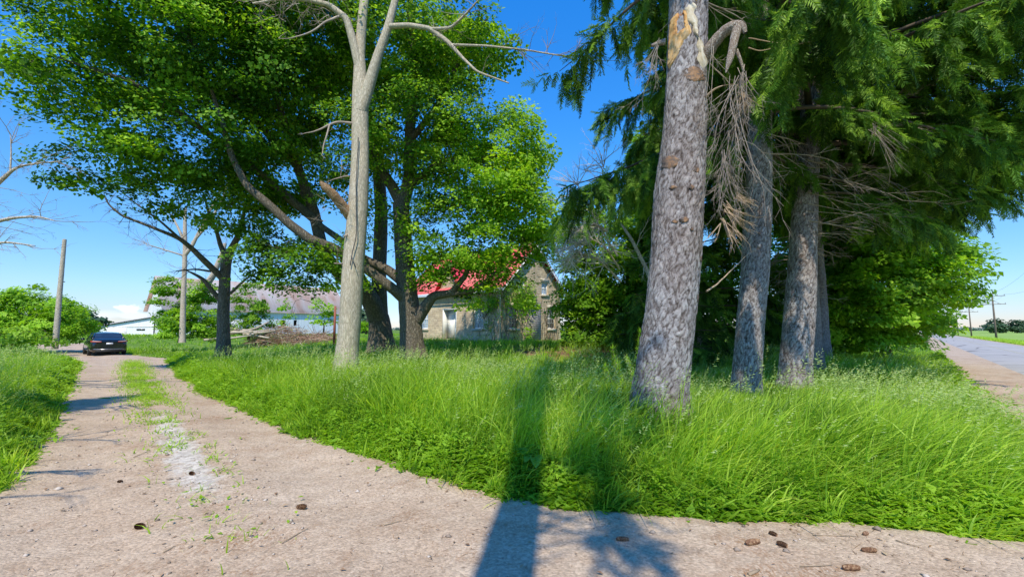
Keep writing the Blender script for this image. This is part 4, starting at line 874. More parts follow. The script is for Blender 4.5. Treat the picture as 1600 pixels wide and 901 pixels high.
def o1(t):
    c = 1058-12*t**1.5-(0 if t < .3 else 4*(t-.3)); wl = 1.5*math.sin(t*17)+19*math.sin(min(1, t*1.6+.12)*math.pi/2)*(1 if t < .45 else max(.05, 1-(t-.45)/.58)); return (c-wl+0, c+wl*.9)
patch(o1, 24, 114, 'torn_wound', WM, r1, .048, 44, 22, lambda t, u: -.075*math.exp(-((t-.25)/.15)**2-((u-.62)/.16)**2), tf=lambda t, u: .72-.95*math.exp(-((t-.2)/.22)**2-((u-.6)/.24)**2)-.25*(u < .2))
def o2(t): c = 1070+20*smooth(0, 1, t); wl = 5+3*math.sin(t*9)+2*math.sin(t*31); return (c-wl, c+wl+2*math.sin(t*23))
patch(o2, 18, 120, 'shed_bark_strip', SCL, r1, .026, 40, 8, None, seed=2)
def oel(cx, w, R_=np.random.default_rng(4)): return lambda t: (cx-w*math.sqrt(max(0, 1-(2*t-1)**2))*R_.uniform(.75, 1.2), cx+w*math.sqrt(max(0, 1-(2*t-1)**2))*R_.uniform(.75, 1.2)+.5)
patch(oel(1073, 21), 118, 143, 'branch_collar', SCM, r1, .016, 14, 12, seed=3)
patch(oel(1080, 5), -6, 16, 'torn_wound', WM, r1, .02, 12, 8, seed=8)
for i, (cx, cy, w_, h_) in enumerate([(1038, 262, 15, 16), (1074, 277, 7, 7), (1066, 304, 5, 5), (1055, 352, 9, 6), (1042, 354, 6, 4), (1086, 408, 5, 6), (1040, 302, 6, 4), (1047, 505, 3, 3), (1084, 468, 5, 9), (1066, 366, 4, 3), (1043, 595, 6, 8)]):
    patch(oel(cx, w_*.75), cy-h_*.75, cy+h_*.75, 'bark_scar', SCM, r1, .018 if w_ < 9 else .022, 9, 8, seed=20+i)
# stub, hanging broken limb and dead sprays
st = M(); q, _ = trunkmesh(st, px_path([(1100,95,6.45),(1112,72,6.3),(1128,52,6.2),(1145,40,6.1),(1160,42,6.05),(1165,52,6.0)]), [.11,.095,.08,.085,.075,.02], 12, .03, .05, 0, 77, .12)
LB = bark('limb_bark', (.13, .09, .065), (.28, .22, .18), (.45, .42, .38), (9, 9, 5), 4, .8, .015); wbuild(st, 'broken_limb', LB, r1); st = M()
q, _ = trunkmesh(st, px_path([(1152,44,6.05),(1146,70,6.0),(1140,95,5.98),(1134,114,5.97)]), [.065,.055,.045,.008], 12, .03, .05, 0, 78, .1)
wbuild(st, 'snapped_end', LB, r1); st = M()
q, _ = trunkmesh(st, px_path([(1150,78,6.05),(1158,95,6.05),(1162,112,6.05)]), [.03,.022,.018], 8, .03, .05, 0, 79, .1)
wbuild(st, 'hanging_twig', LB, r1); st = M()
q, _ = trunkmesh(st, px_path([(1040,66,6.55),(1025,68,6.6),(1018,72,6.6)]), [.05,.035,.02], 8, .03, .05, 0, 80, .1)
wbuild(st, 'branch_stub', LB, r1)
R = np.random.default_rng(12); dm = M(); tp_ = M()
for (x0, y0, x1, y1, n) in [(1160, 112, 1146, 220, 3), (1160, 112, 1166, 210, 3), (1150, 120, 1124, 240, 3), (1145, 130, 1116, 320, 3), (1140, 200, 1130, 320, 4), (1155, 110, 1175, 180, 3), (1115, 60, 1112, 200, 2), (1135, 250, 1150, 320, 4), (1130, 240, 1122, 330, 5), (1030, 70, 1015, 140, 4)]:
    for k in range(n):
        a = P(x0+R.normal(0, 4), y0+R.normal(0, 8), 6.1+R.normal(0, .12)); b_ = P(x1+R.normal(0, 8), y1+R.normal(0, 18), 6.05+R.normal(0, .2))
        L = np.linalg.norm(b_-a); twigs(dm, a, (b_-a)/L, L*R.uniform(.6, 1.1), .008, 2, R, .55, -.05, 5, .10)
for (cx, cy, ang, n, Ln) in [(1135, 325, -.9, 12, .42), (1128, 345, -1.3, 10, .38), (1158, 145, -1.3, 12, .26), (1150, 305, -.6, 8, .28)]:
    for k in range(n):
        aa = ang + R.normal(0, .35); d = np.array([math.cos(aa), R.normal(0, .25), math.sin(aa)]); p0 = P(cx+R.normal(0, 3), cy+R.normal(0, 4), 5.95)
        pp = twigs(tp_, p0, d, Ln*R.uniform(.6, 1.1), .011, 1, R, .5, -.02, 4, .05)
for (pp, r0) in [([(1103,152,6.3),(1112,140,6.2),(1124,132,6.1),(1131,133,6.05)], .018), ([(1170,60,6.3),(1190,62,6.4),(1215,68,6.5),(1240,70,6.6)], .01), ([(1170,75,6.3),(1185,80,6.4),(1205,76,6.5)], .01), ([(1104,455,6.6),(1125,440,7),(1140,425,7.2),(1165,400,7.6)], .014), ([(1060,700,6),(1061,690,6)], .004)][:4]:
    q, r_ = resample(px_path(pp), np.linspace(r0, r0*.4, len(pp)), .05, .01, 5); tp_.tube(q, r_, 6, .8); twigs(tp_, q[-1], nrm(q[-1]-q[-2]), .3, r0*.4, 1, R)
wbuild(dm, 'hanging_dead_spray', MAT['dead_twig'], r1); wbuild(tp_, 'tan_dead_spray', MAT['tan_spray'], r1)
# pale dead boughs on the right of the third spruce
dm = M()
for (x0, y0, x1, y1, r0) in [(1265, 345, 1365, 363, .022), (1262, 250, 1310, 262, .02), (1262, 262, 1390, 255, .012), (1262, 270, 1420, 300, .014), (1262, 300, 1400, 330, .014), (1262, 318, 1370, 322, .014), (1250, 225, 1180, 240, .014), (1245, 262, 1165, 268, .012), (1245, 270, 1150, 280, .012),
                             (1330, 200, 1445, 260, .012), (1350, 180, 1440, 215, .012), (1380, 155, 1455, 150, .014), (1430, 102, 1505, 114, .018), (1300, 148, 1330, 165, .03), (1262, 285, 1360, 285, .012), (1270, 240, 1350, 275, .01), (1340, 265, 1430, 290, .012), (1262, 330, 1400, 350, .01)]:
    a = P(x0, y0, 10.3+R.normal(0, .1)); b_ = P(x1, y1, 9.4+R.normal(0, .4)); L = np.linalg.norm(b_-a); twigs(dm, a, (b_-a)/L, L, r0, 2, R, .45, -.012, 6, .05)
for k in range(20):   # fan of pale dead twigs
    a = P(1365+R.normal(0, 3), 198+R.normal(0, 4), 8.6); b_ = P(1400+R.normal(0, 26), 255+R.normal(0, 20), 8.5+R.normal(0, .2)); L = np.linalg.norm(b_-a); twigs(dm, a, (b_-a)/L, L*R.uniform(.6, 1), .006, 1, R, .25, -.01, 3, .04)
wbuild(dm, 'dead_branches', MAT['dead_twig'], r3)

# ---------------- broadleaf trees along the road and beside the house
GR = 'leafy trees along the road beyond the spruces'
broadleaf('roadside_tree', 'bright leafy tree reaching out to the road, right edge of the tree row', GR,
  [([(1385,560,20.5),(1386,500,20.5),(1392,440,20.3),(1400,380,20)], [.2,.17,.14,.1]), ([(1390,450,20.3),(1430,420,20),(1480,400,19.6),(1515,395,19.3)], [.09,.07,.04,.02])],
  [(1400,445,19.5,70,70,3),(1370,380,19.5,80,60,3),(1450,400,19.3,45,45,2),(1432,470,20,36,46,2),(1330,470,19,60,60,2.5),(1490,402,19.2,26,16,.9),(1512,386,19,16,9,.5),(1440,500,20.5,30,22,1.2),(1380,515,20,70,18,2),(1330,400,19.5,60,50,2.6),(1290,500,19.5,50,40,2),(1320,532,19.5,60,16,2),(1400,530,19.5,50,14,1.6),(1250,525,19.5,40,18,1.8),(1360,480,18.5,60,40,2)], 3.0, 115, .55, .145, MAT['maple_bark'], MAT['bright_leaf'], 501, .42)
broadleaf('roadside_tree', 'leafy tree behind the three front trunks, low in the shade', GR,
  [([(1300,560,23),(1300,480,23),(1302,400,23),(1305,330,23)], [.2,.17,.13,.08])],
  [(1290,480,23,60,45,2.4),(1300,410,23,75,60,3),(1230,470,23,50,50,2.4),(1310,330,23,80,60,3),(1220,400,23,50,60,2.4),(1140,440,24,50,70,2.4),(1210,520,23,70,20,2),(1340,520,23,60,20,2)], 2.2, 105, .66, .17, MAT['maple_bark'], MAT['bright_leaf'], 502, .35)
broadleaf('garden_tree', 'leafy green tree right of the stone house, its sunlit top against the sky', None,
  [([(945,545,23),(940,480,23),(932,420,23),(920,360,23)], [.2,.16,.12,.08])],
  [(905,350,23,36,34,2.2),(940,375,22,45,48,2.2),(895,430,23,26,50,1.6),(965,440,22.5,45,60,2.2),(925,470,22.5,45,40,2),(890,490,22.5,22,40,1.2),(915,520,22,40,22,1.5),(980,515,21,50,28,1.6),(950,500,22,40,40,1.6),(905,455,22,34,40,1.5),(950,440,21.5,40,40,1.6),(985,470,21,40,50,1.6),(1000,360,23,34,50,2),(1012,260,23,34,60,2),(1035,330,23,50,60,2)], 3.4, 115, .55, .14, MAT['maple_bark'], MAT['bright_leaf'], 503, .28)
# shrubs
def shrub(name, label, blobs, dens, per, rad, size, leafm, seed, tint, base, cat='shrub', group=None):
    return broadleaf(name, label, group, [([(base[0], base[1], base[2]), (base[0]+1, base[1]-12, base[2]), (base[0]+2, base[1]-26, base[2])], [.08, .06, .03])], blobs, dens, per, rad, size, MAT['twig'], leafm, seed, tint, cat=cat, crownname='foliage')[0]
shrub('large_shrub', 'big round green shrub left of the leaning wooden pole', [(50,492,31,50,38,2.6),(15,500,30,40,40,2.4),(85,505,30,40,30,2.2),(100,490,31,26,26,1.6),(45,462,31,34,20,1.6),(10,475,30,30,22,1.6),(112,508,32,18,18,1.2)], 2.2, 120, .62, .15, MAT['bright_leaf'], 601, .5, (50, 540, 31))
shrub('low_vine_thicket', 'low yellow-green thicket in front of the big round shrub', [(20,522,26,40,12,1.6),(60,528,26,30,10,1.4),(-20,520,25,40,16,1.6)], 2.4, 80, .5, .13, MAT['weed'], 602, .55, (20, 545, 26))
shrub('bush', 'dense green bush around the vine wrapped snag', [(262,480,33,14,38,1.4),(275,505,32,22,26,1.5),(310,500,33,26,26,1.6),(315,455,34,22,22,1.4),(258,450,33,12,20,1.1),(335,512,33,14,20,1)], 4.5, 120, .5, .15, MAT['bright_leaf'], 603, .38, (280, 535, 33))
shrub('bush', 'yellow-green sapling left of the brush pile', [(388,470,35,24,24,1.2),(380,500,35,22,22,1.2),(404,500,35,16,18,1),(390,450,35,14,12,.8)], 3.6, 95, .5, .15, MAT['weed'], 604, .42, (388, 530, 35))
shrub('bush', 'light green sapling left of the pale grey trunk, in front of the barn wall', [(505,490,40,20,16,1.1),(520,500,40,16,14,1),(500,470,40,12,10,.8),(445,500,44,12,14,1),(443,478,44,6,14,.6)], 2.0, 60, .5, .19, MAT['bright_leaf'], 605, .5, (505, 525, 40))
shrub('bush', 'small round bush seen between the two dark maple trunks', [(572,508,44,14,12,1),(562,514,44,8,8,.8)], 3, 70, .5, .2, MAT['bright_leaf'], 606, .45, (572, 522, 44))
shrub('shrub', 'green shrub growing against the sunlit gable wall', [(828,522,29,9,10,.5)], 12, 60, .3, .13, MAT['bright_leaf'], 607, .55, (828, 535, 29))
# leafy stems and a young pine sapling left of the nearest spruce
R = np.random.default_rng(81)
sap = empty('pine_sapling', tuple(P(978, 640, 8.6)*[1, 1, 0]), 'young long-needled pine sapling left of the nearest spruce trunk', 'tree')
sm_ = M(); nm = M(); base = np.array(sap.location)
for (x1, y1, dd) in [(958, 545, 0), (985, 560, .2), (945, 575, -.2), (1000, 520, .3), (972, 600, -.4), (965, 570, -.3), (990, 590, -.3)]:
    q, r_ = resample(np.array([base+[0, 0, .05], base*.5+P(x1+12, y1+20, 8.6+dd)*.5+np.array([0, 0, -.1]), P(x1, y1, 8.6+dd)]), [.02, .015, .008], .08, .02, 3); sm_.tube(q, r_, 5)
    for k in range(len(q)//3, len(q)):
        n = 34; d = nrm(R.normal(size=(n, 3))*.9 + nrm(q[-1]-q[0])*.9); leafcards(nm, np.repeat(q[k][None], n, 0), d, np.array([0, 0, 1.]), R.uniform(.08, .15, n), .007, R.normal(.7, .15, n), 0)
wbuild(sm_, 'stem', MAT['twig'], sap); wbuild(nm, 'needles', MAT['bright_leaf'], sap)
# burdock-like plants at the edge of the drive
def heartleaf(mm, base, d, up, L, W, tint, R):
    side = nrm(np.cross(d, up)); u2 = np.cross(side, d); prof = [(0, .0), (-.08, .28), (.08, .46), (.3, .5), (.55, .42), (.8, .22), (1, 0)]
    cen = [(0, 0), (.05, 0), (.12, 0), (.3, 0), (.55, 0), (.8, 0), (1, 0)]; V = []
    for i, ((x, y), (cx, _)) in enumerate(zip(prof, cen)):
        wv = .05*math.sin(i*2.3+R.uniform(0, 6))
        for yy, xx in ((-y, x), (0, cx), (y, x)): V.append(base + d*L*xx + side*W*yy + u2*(L*(.10*abs(yy)*2 - .22*xx*xx + (wv if yy else 0))))
    f = []
    for i in range(6): f += [(3*i, 3*i+1, 3*i+4, 3*i+3), (3*i+1, 3*i+2, 3*i+5, 3*i+4)]
    mm.add(V, f, np.clip(tint+R.normal(0, .06, len(V)), 0, 1))
burd = [(838, 748, 'large-leaved burdock plant at the drive edge, left of the central tree shadow'), (872, 752, 'large-leaved burdock plant leaning over the drive inside the central tree shadow'), (895, 735, 'large-leaved burdock plant deep in the grass right of the central tree shadow'), (505, 668, 'dusty broad-leaved plant at the bend of the drive edge'), (700, 722, 'low broad-leaved plant beside the drive below the dying maple'), (40, 700, 'broad-leaved weed at the left edge of the drive'), (1440, 790, 'broad-leaved plant at the lower right corner of the grass')]
for (px, py, lab) in burd:
    d = P(px, py, 1.0)-np.array([0, 0, CH]); k = (CH-.05)/-d[2]; g0 = np.array([0, 0, CH])+d*k; g0[2] = float(terr(g0[0], g0[1]))
    rt = empty('burdock_plant', tuple(g0), lab, 'plant', 'broad-leaved plants along the drive edge'); lm = M(); stm = M()
    sc_ = .17 if 800 < px < 900 else .11
    for k in range(16):
        a = R.uniform(0, 6.28); h = R.uniform(.1, 2.0)*sc_; dr = np.array([math.cos(a), math.sin(a), 0]); tip = g0 + dr*sc_*R.uniform(.3, .8) + np.array([0, 0, h])
        stm.tube([g0, g0*.5+tip*.5+np.array([0, 0, h*.2]), tip], [.008, .006, .004], 5)
        heartleaf(lm, tip, nrm(dr+np.array([0, 0, R.uniform(-.35, .25)])), np.array([0, 0, 1.]), sc_*R.uniform(.6, 1.1), sc_*R.uniform(.5, .9), R.uniform(.4, .9), R)
    wbuild(stm, 'stem', MAT['burdock'], rt); wbuild(lm, 'leaves', MAT['burdock'], rt, True)
# ------------------------------------------------------------------ stone house
def lbuild(m, name, mat, parent, sm=False): return m.build(name, mat, parent, sm)
def stone(name, c1, c2, mort, scale=1.0):
    m, nt, b = new(name); tc = nt.nodes.new('ShaderNodeTexCoord'); sx = nt.nodes.new('ShaderNodeSeparateXYZ'); nt.links.new(tc.outputs['Object'], sx.inputs[0])
    cx = nt.nodes.new('ShaderNodeCombineXYZ'); nt.links.new(math_(nt, 'ADD', sx.outputs[0], sx.outputs[1]), cx.inputs[0]); nt.links.new(sx.outputs[2], cx.inputs[1])
    nn = nt.nodes.new('ShaderNodeTexNoise'); nn.inputs['Scale'].default_value = 2.2; nn.inputs['Detail'].default_value = 3; nt.links.new(cx.outputs[0], nn.inputs['Vector'])
    ma = nt.nodes.new('ShaderNodeVectorMath'); ma.operation = 'MULTIPLY_ADD'; nt.links.new(nn.outputs['Color'], ma.inputs[0]); ma.inputs[1].default_value = (.16, .12, 0); nt.links.new(cx.outputs[0], ma.inputs[2])
    br = nt.nodes.new('ShaderNodeTexBrick'); br.inputs['Scale'].default_value = scale; br.inputs['Brick Width'].default_value = .42; br.inputs['Row Height'].default_value = .17
    br.inputs['Mortar Size'].default_value = .018; br.inputs['Mortar Smooth'].default_value = .4; br.inputs['Color1'].default_value = (*c1, 1); br.inputs['Color2'].default_value = (*c2, 1); br.inputs['Mortar'].default_value = (*mort, 1); br.squash = .6; br.squash_frequency = 3; br.offset = .37
    nt.links.new(ma.outputs[0], br.inputs['Vector']); n = noise(nt, 5, 6, .7, cx.outputs[0]); n2 = noise(nt, .7, 4, .6, cx.outputs[0])
    col = mix(nt, .6, br.outputs['Color'], ramp(nt, n, [(.25, (.55, .5, .44)), (.75, (1.3, 1.25, 1.2))]), 'MULTIPLY'); col = mix(nt, .5, col, ramp(nt, n2, [(.3, (.6, .58, .55)), (.7, (1.2, 1.15, 1.05))]), 'MULTIPLY')
    nt.links.new(col, b.inputs['Base Color']); b.inputs['Roughness'].default_value = .92
    bump(nt, b, math_(nt, 'ADD', math_(nt, 'MULTIPLY', br.outputs['Fac'], -1.2), n), .9, .03); return m
STN = stone('field_stone', (.80, .68, .49), (.56, .45, .33), (.80, .71, .55))
STN2 = stone('grey_blocks', (.42, .41, .40), (.30, .29, .28), (.2, .18, .16), 1.15)
WHT = simple('white_paint', (.86, .87, .85), .55, 0, .08, 4)
LST = simple('limestone_sill', (.52, .47, .38), .85, 0, .15, 5)
RED = simple('red_metal_roof', (.66, .05, .075), .5, 0, .15, 2)
def glass(name, col, rough=.12):
    m, nt, b = new(name); n = noise(nt, 1.6, 4, .6, objco(nt)); nt.links.new(ramp(nt, n, [(.35, tuple(c*.7 for c in col)), (.65, tuple(min(1, c*1.25) for c in col))]), b.inputs['Base Color']); b.inputs['Roughness'].default_value = rough; b.inputs['Specular IOR Level'].default_value = .8; return m
GD_ = glass('dark_glass', (.035, .045, .05)); GL_ = glass('sky_curtain_glass', (.40, .50, .62), .2)  # blue-white of reflected sky and curtains put into the second pane colour
HZ = .72
W_, D_, EH, RH = 10.45, 6.2, 3.75, 6.7
house = empty('stone_house', (-.6, 28, HZ), 'old fieldstone farmhouse with a red roof standing behind the maples', 'house', rz=math.atan2(-.672, .741))
def wallgrid(mm, u0, u1, z0, z1, holes, fn, th=.35):
    """wall panels around rectangular holes; fn(u,depth,z)->local point"""
    us = sorted({u0, u1, *[h[0] for h in holes], *[h[1] for h in holes]}); zs = sorted({z0, z1, *[h[2] for h in holes], *[h[3] for h in holes]})
    for a, b_ in zip(us[:-1], us[1:]):
        for c, d in zip(zs[:-1], zs[1:]):
            if any(h[0] <= a+1e-6 and b_ <= h[1]+1e-6 and h[2] <= c+1e-6 and d <= h[3]+1e-6 for h in holes): continue
            mm.add([fn(a, 0, c), fn(b_, 0, c), fn(b_, 0, d), fn(a, 0, d)], [(0, 1, 2, 3)])
    for (a, b_, c, d) in holes:
        for (p, q) in (((a, c), (b_, c)), ((b_, c), (b_, d)), ((b_, d), (a, d)), ((a, d), (a, c))):
            mm.add([fn(p[0], 0, p[1]), fn(q[0], 0, q[1]), fn(q[0], th, q[1]), fn(p[0], th, p[1])], [(0, 1, 2, 3)])
FR = lambda u, d, z: (u, d, z)              # front: u = x in [-W,0]
GB_ = lambda u, d, z: (-d, u, z)            # gable: u = y in [0,D]
fh = [(-6.0, -4.45, .25, 2.4), (-2.72, -1.77, .95, 2.4), (-8.65, -7.70, .95, 2.4)]
gh = [(.62, 1.54, .95, 2.4), (4.66, 5.58, .95, 2.4), (4.0, 4.75, 3.35, 4.25), (1.5, 2.25, 3.35, 4.25)]
wm = M(); wallgrid(wm, -W_, 0, -.6, EH, fh, FR); lbuild(wm, 'front_wall', STN, house)
wm = M(); wallgrid(wm, 0, D_, -.6, EH+.001, [h for h in gh if h[3] < EH], GB_)
def gz(u): return EH + (RH-EH)*(1-abs(u-D_/2)/(D_/2))
up = [h for h in gh if h[3] > EH]
wm = M(); wallgrid(wm, 0, D_, -.6, 3.3, gh[:2], GB_)
us = sorted({0, .6, D_/2, D_-.6, D_, *[h[0] for h in up], *[h[1] for h in up]})
for a, b_ in zip(us[:-1], us[1:]):
    h = [q for q in up if q[0] <= a+1e-6 and b_ <= q[1]+1e-6]
    if h:
        h = h[0]; wm.add([GB_(a, 0, 3.3), GB_(b_, 0, 3.3), GB_(b_, 0, h[2]), GB_(a, 0, h[2])], [(0, 1, 2, 3)]); wm.add([GB_(a, 0, h[3]), GB_(b_, 0, h[3]), GB_(b_, 0, gz(b_)), GB_(a, 0, gz(a))], [(0, 1, 2, 3)])
        for (p, q) in (((a, h[2]), (b_, h[2])), ((b_, h[2]), (b_, h[3])), ((b_, h[3]), (a, h[3])), ((a, h[3]), (a, h[2]))): wm.add([GB_(p[0], 0, p[1]), GB_(q[0], 0, q[1]), GB_(q[0], .35, q[1]), GB_(p[0], .35, p[1])], [(0, 1, 2, 3)])
    else: wm.add([GB_(a, 0, 3.3), GB_(b_, 0, 3.3), GB_(b_, 0, gz(b_)), GB_(a, 0, gz(a))], [(0, 1, 2, 3)])
lbuild(wm, 'gable_wall', STN, house)
wm = M(); wm.add([(-W_, D_, -.6), (0, D_, -.6), (0, D_, EH), (-W_, D_, EH)], [(0, 1, 2, 3)]); wm.add([(-W_, 0, -.6), (-W_, D_, -.6), (-W_, D_, EH), (-W_, D_/2, RH), (-W_, 0, EH)], [(0, 1, 2, 2), (0, 2, 3, 4)]) if False else wm.add([(-W_, 0, -.6), (-W_, D_, -.6), (-W_, D_, EH), (-W_, 0, EH), (-W_, D_/2, RH)], np.array([(0, 1, 2, 3)])); wm.add([(-W_, 0, EH), (-W_, D_, EH), (-W_, D_/2, RH)], [(0, 1, 2)]); lbuild(wm, 'back_wall', STN, house)
wm = M(); wm.box(-.004, .05, 2.35, 3.85, -.6, 2.75); lbuild(wm, 'blocked_opening', STN2, house)['label'] = 'patch of grey square blocks between the gable windows'
def window(fn, h, gl, cols, rows, parent, sill=True):
    a, b_, c, d = h; m = M(); f = .07
    def bx(u0, u1, z0, z1, d0, d1):
        p = [fn(u, dd, z) for u in (u0, u1) for dd in (d0, d1) for z in (z0, z1)]; m.add(p, [(0,1,3,2),(4,6,7,5),(0,4,5,1),(2,3,7,6),(0,2,6,4),(1,5,7,3)])
    e = .002; bx(a+e, a+f, c+e, d-e, .10, .18); bx(b_-f, b_-e, c+e, d-e, .10, .18); bx(a+f, b_-f, c+e, c+f, .10, .18); bx(a+f, b_-f, d-f, d-e, .10, .18)
    mid = (c+d)/2; bx(a+f, b_-f, mid-.03, mid+.03, .115, .165)
    for i in range(1, cols): u = a+f+(b_-a-2*f)*i/cols; bx(u-.014, u+.014, c+f, d-f, .122, .156)
    for i in range(1, rows):
        z = c+f+(d-c-2*f)*i/rows
        if abs(z-mid) > .05: bx(a+f, b_-f, z-.013, z+.013, .125, .152)
    fo_ = lbuild(m, 'window', WHT, parent); m2 = M(); m2.add([fn(a, .14, c), fn(b_, .14, c), fn(b_, .14, d), fn(a, .14, d)], [(0, 1, 2, 3)]); lbuild(m2, 'pane', gl, fo_)
    if sill:
        m = M(); bx(a-.1, b_+.1, c-.14, c-.003, -.07, .2); lbuild(m, 'sill', LST, fo_)
        m = M(); bx(a-.12, b_+.12, d+.003, d+.24, -.025, .1); lbuild(m, 'lintel', LST, fo_)
    return fo_
window(FR, fh[1], GL_, 3, 4, house); window(FR, fh[2], GL_, 3, 4, house); window(GB_, gh[0], GD_, 3, 4, house); window(GB_, gh[1], GD_, 3, 4, house); window(GB_, gh[2], GL_, 2, 2, house); window(GB_, gh[3], GL_, 2, 2, house)
# recessed front door with white panelled reveal
m = M(); m.box(-5.99, -5.92, .02, .5, .26, 2.39); m.box(-4.53, -4.46, .02, .5, .26, 2.39); m.box(-5.92, -4.53, .02, .5, 2.3, 2.39); m.box(-5.92, -4.53, .42, .5, 2.02, 2.08); m.box(-5.2, -5.14, .42, .5, .27, 2.02); m.box(-5.92, -5.2, .455, .49, .27, 2.02); df = lbuild(m, 'door_frame', WHT, house)
m = M(); m.box(-5.14, -4.53, .45, .49, .27, 2.02); m.box(-5.07, -4.6, .435, .449, .35, 1.0); m.box(-5.07, -4.6, .435, .449, 1.1, 1.95); dr = lbuild(m, 'door', simple('door_paint', (.80, .84, .86), .5, 0, .06), house)
m = M(); m.tube([(-5.09, .42, 1.05), (-5.09, .40, 1.05), (-5.04, .395, 1.05)], .015, 8); lbuild(m, 'handle', simple('brass', (.5, .38, .16), .3, .9), dr)
m = M(); m.add([(-5.92, .47, 2.08), (-4.53, .47, 2.08), (-4.53, .47, 2.3), (-5.92, .47, 2.3)], [(0, 1, 2, 3)]); lbuild(m, 'pane', GL_, df)
m = M(); m.box(-6.2, -4.3, -1.0, -.003, -.5, .1); m.box(-6.5, -4.0, -1.5, -1.003, -.5, -.08); lbuild(m, 'step', LST, house)
# roof with raised seams, eaves boards, chimney, downpipe
m = M(); ov = .35; rs = (RH-EH)/(D_/2)
for sgn in (0, 1):
    y0, y1 = (-ov, D_/2) if not sgn else (D_+ov, D_/2); z0 = EH - ov*rs + .08; z1 = RH + .08
    V = [(-W_-ov, y0, z0), (ov, y0, z0), (ov, y1, z1), (-W_-ov, y1, z1)]; V += [(a, b_, c+.05) for a, b_, c in V]
    m.add(V, [(0, 1, 2, 3), (4, 5, 6, 7), (0, 1, 5, 4), (1, 2, 6, 5), (0, 3, 7, 4)])
    for i in range(27):
        x = -W_-ov+.02+i*(W_+2*ov-.04)/26; m.add([(x-.015, y0, z0+.052), (x+.015, y0, z0+.052), (x, y0, z0+.09), (x-.015, y1, z1+.052), (x+.015, y1, z1+.052), (x, y1, z1+.09)], [(0, 3, 5, 2), (1, 2, 5, 4)])
# small gable over the front door
g0, g1, gzp = -6.5, -3.9, 5.75; yb = (gzp-EH)/rs
m.add([(g0, -ov, EH-.1), ((g0+g1)/2, -ov, gzp), ((g0+g1)/2, yb, gzp+.02), (g0, -.1, EH-.02), (g1, -ov, EH-.1), (g1, -.1, EH-.02)], [(0, 1, 2, 3), (1, 4, 5, 2)])
rf = lbuild(m, 'roof', RED, house)
m = M(); m.add([(g0+.15, -.004, EH-.02), (g1-.15, -.004, EH-.02), ((g0+g1)/2, -.004, gzp-.12)], [(0, 1, 2)]); lbuild(m, 'dormer_wall', STN, house)
m = M()
for u0, u1, z0, z1 in ((-ov, D_/2, EH-ov*rs+.02, RH+.02), (D_+ov, D_/2, EH-ov*rs+.02, RH+.02)): m.add([(ov+.003, u0, z0-.12), (ov+.003, u0, z0+.05), (ov+.003, u1, z1+.05), (ov+.003, u1, z1-.12), (ov-.04, u0, z0-.12), (ov-.04, u0, z0+.05), (ov-.04, u1, z1+.05), (ov-.04, u1, z1-.12)], [(0, 1, 2, 3), (4, 5, 6, 7), (0, 4, 7, 3)])
m.box(-W_-ov, ov, -ov-.03, -ov-.003, EH-ov*rs-.06, EH-ov*rs+.1); lbuild(m, 'fascia', WHT, house)
m = M(); m.box(-.75, -.15, D_/2-.4, D_/2+.4, RH-.3, RH+.9); m.box(-.8, -.1, D_/2-.45, D_/2+.45, RH+.9, RH+1.0); lbuild(m, 'chimney', STN, house)
m = M(); m.tube([(-.12, -.30, EH-.35), (-.12, -.08, EH-.6), (-.12, -.08, -.3)], .045, 8); m.tube([(-W_-.2, -.44, EH-.42), (.2, -.44, EH-.44)], .05, 8); lbuild(m, 'downpipe', WHT, house)
m = M()
for x in (-12.6, -11.4):
    m.box(x-.06, x+.06, 1.2, 1.32, -.5, 2.05)
m.box(-12.7, -11.3, 1.15, 1.22, 1.98, 2.12); pc = lbuild(m, 'porch', WHT, house)
m = M(); m.add([(-12.9, 1.0, 2.1), (-11.1, 1.0, 2.1), (-11.5, 2.4, 2.7), (-12.5, 2.4, 2.7), (-12.9, 3.8, 2.1), (-11.1, 3.8, 2.1)], [(0, 1, 2, 3), (3, 2, 5, 4), (0, 3, 4, 4)][:2]); m.add([(-12.9, 1.0, 2.1), (-12.5, 2.4, 2.7), (-12.9, 3.8, 2.1)], [(0, 1, 2)]); m.add([(-11.1, 1.0, 2.1), (-11.5, 2.4, 2.7), (-11.1, 3.8, 2.1)], [(0, 1, 2)]); lbuild(m, 'porch_roof', RED, pc)
m = M(); m.box(-12.4, -11.6, 3.0, 3.6, -.5, 2.0); lbuild(m, 'porch_wall', simple('dark_boards', (.06, .05, .05)), pc)
# ivy climbing over the gable corner
R = np.random.default_rng(91); iv = empty('climbing_vine', tuple(house.location), 'green and bare brown vines climbing the corner of the stone gable', 'vine', rz=house.rotation_euler[2])
vs, vl = M(), M()
for k in range(46):
    face = R.uniform() < .62; u = R.uniform(.05, 2.6) if face else -R.uniform(.05, 2.2); z = 0 if R.uniform() < .4 else R.uniform(1, 3); n = 16; top = R.uniform(2.6, 4.4 if face else 3.3)
    us_ = u + np.cumsum(R.normal(0, .09, n)); zs_ = np.linspace(z, top, n); p = [(.03, max(.02, a), c) if face else (min(-.02, a), -.03, c) for a, c in zip(us_, zs_)]; vs.tube(p, np.linspace(.014, .005, n), 4, cap=False)
    for i in range(5, n):
        if R.uniform() < (.5 if p[i][2] > 2.3 else .12):
            q = np.array(p[i]); nl_ = 12; nv = np.array([1., 0, 0]) if face else np.array([0, -1., 0]); c3 = q + R.normal(0, .16, (nl_, 3)) + nv*.12
            dd = nrm(R.normal(0, .4, (nl_, 3))+np.array([0, 0, -.9])+nv*.3); leafcards(vl, c3, dd, nrm(nv+np.array([0, 0, .4])+R.normal(0, .25, (nl_, 3))), R.uniform(.08, .15, nl_), .1, R.normal(.45, .2, nl_))
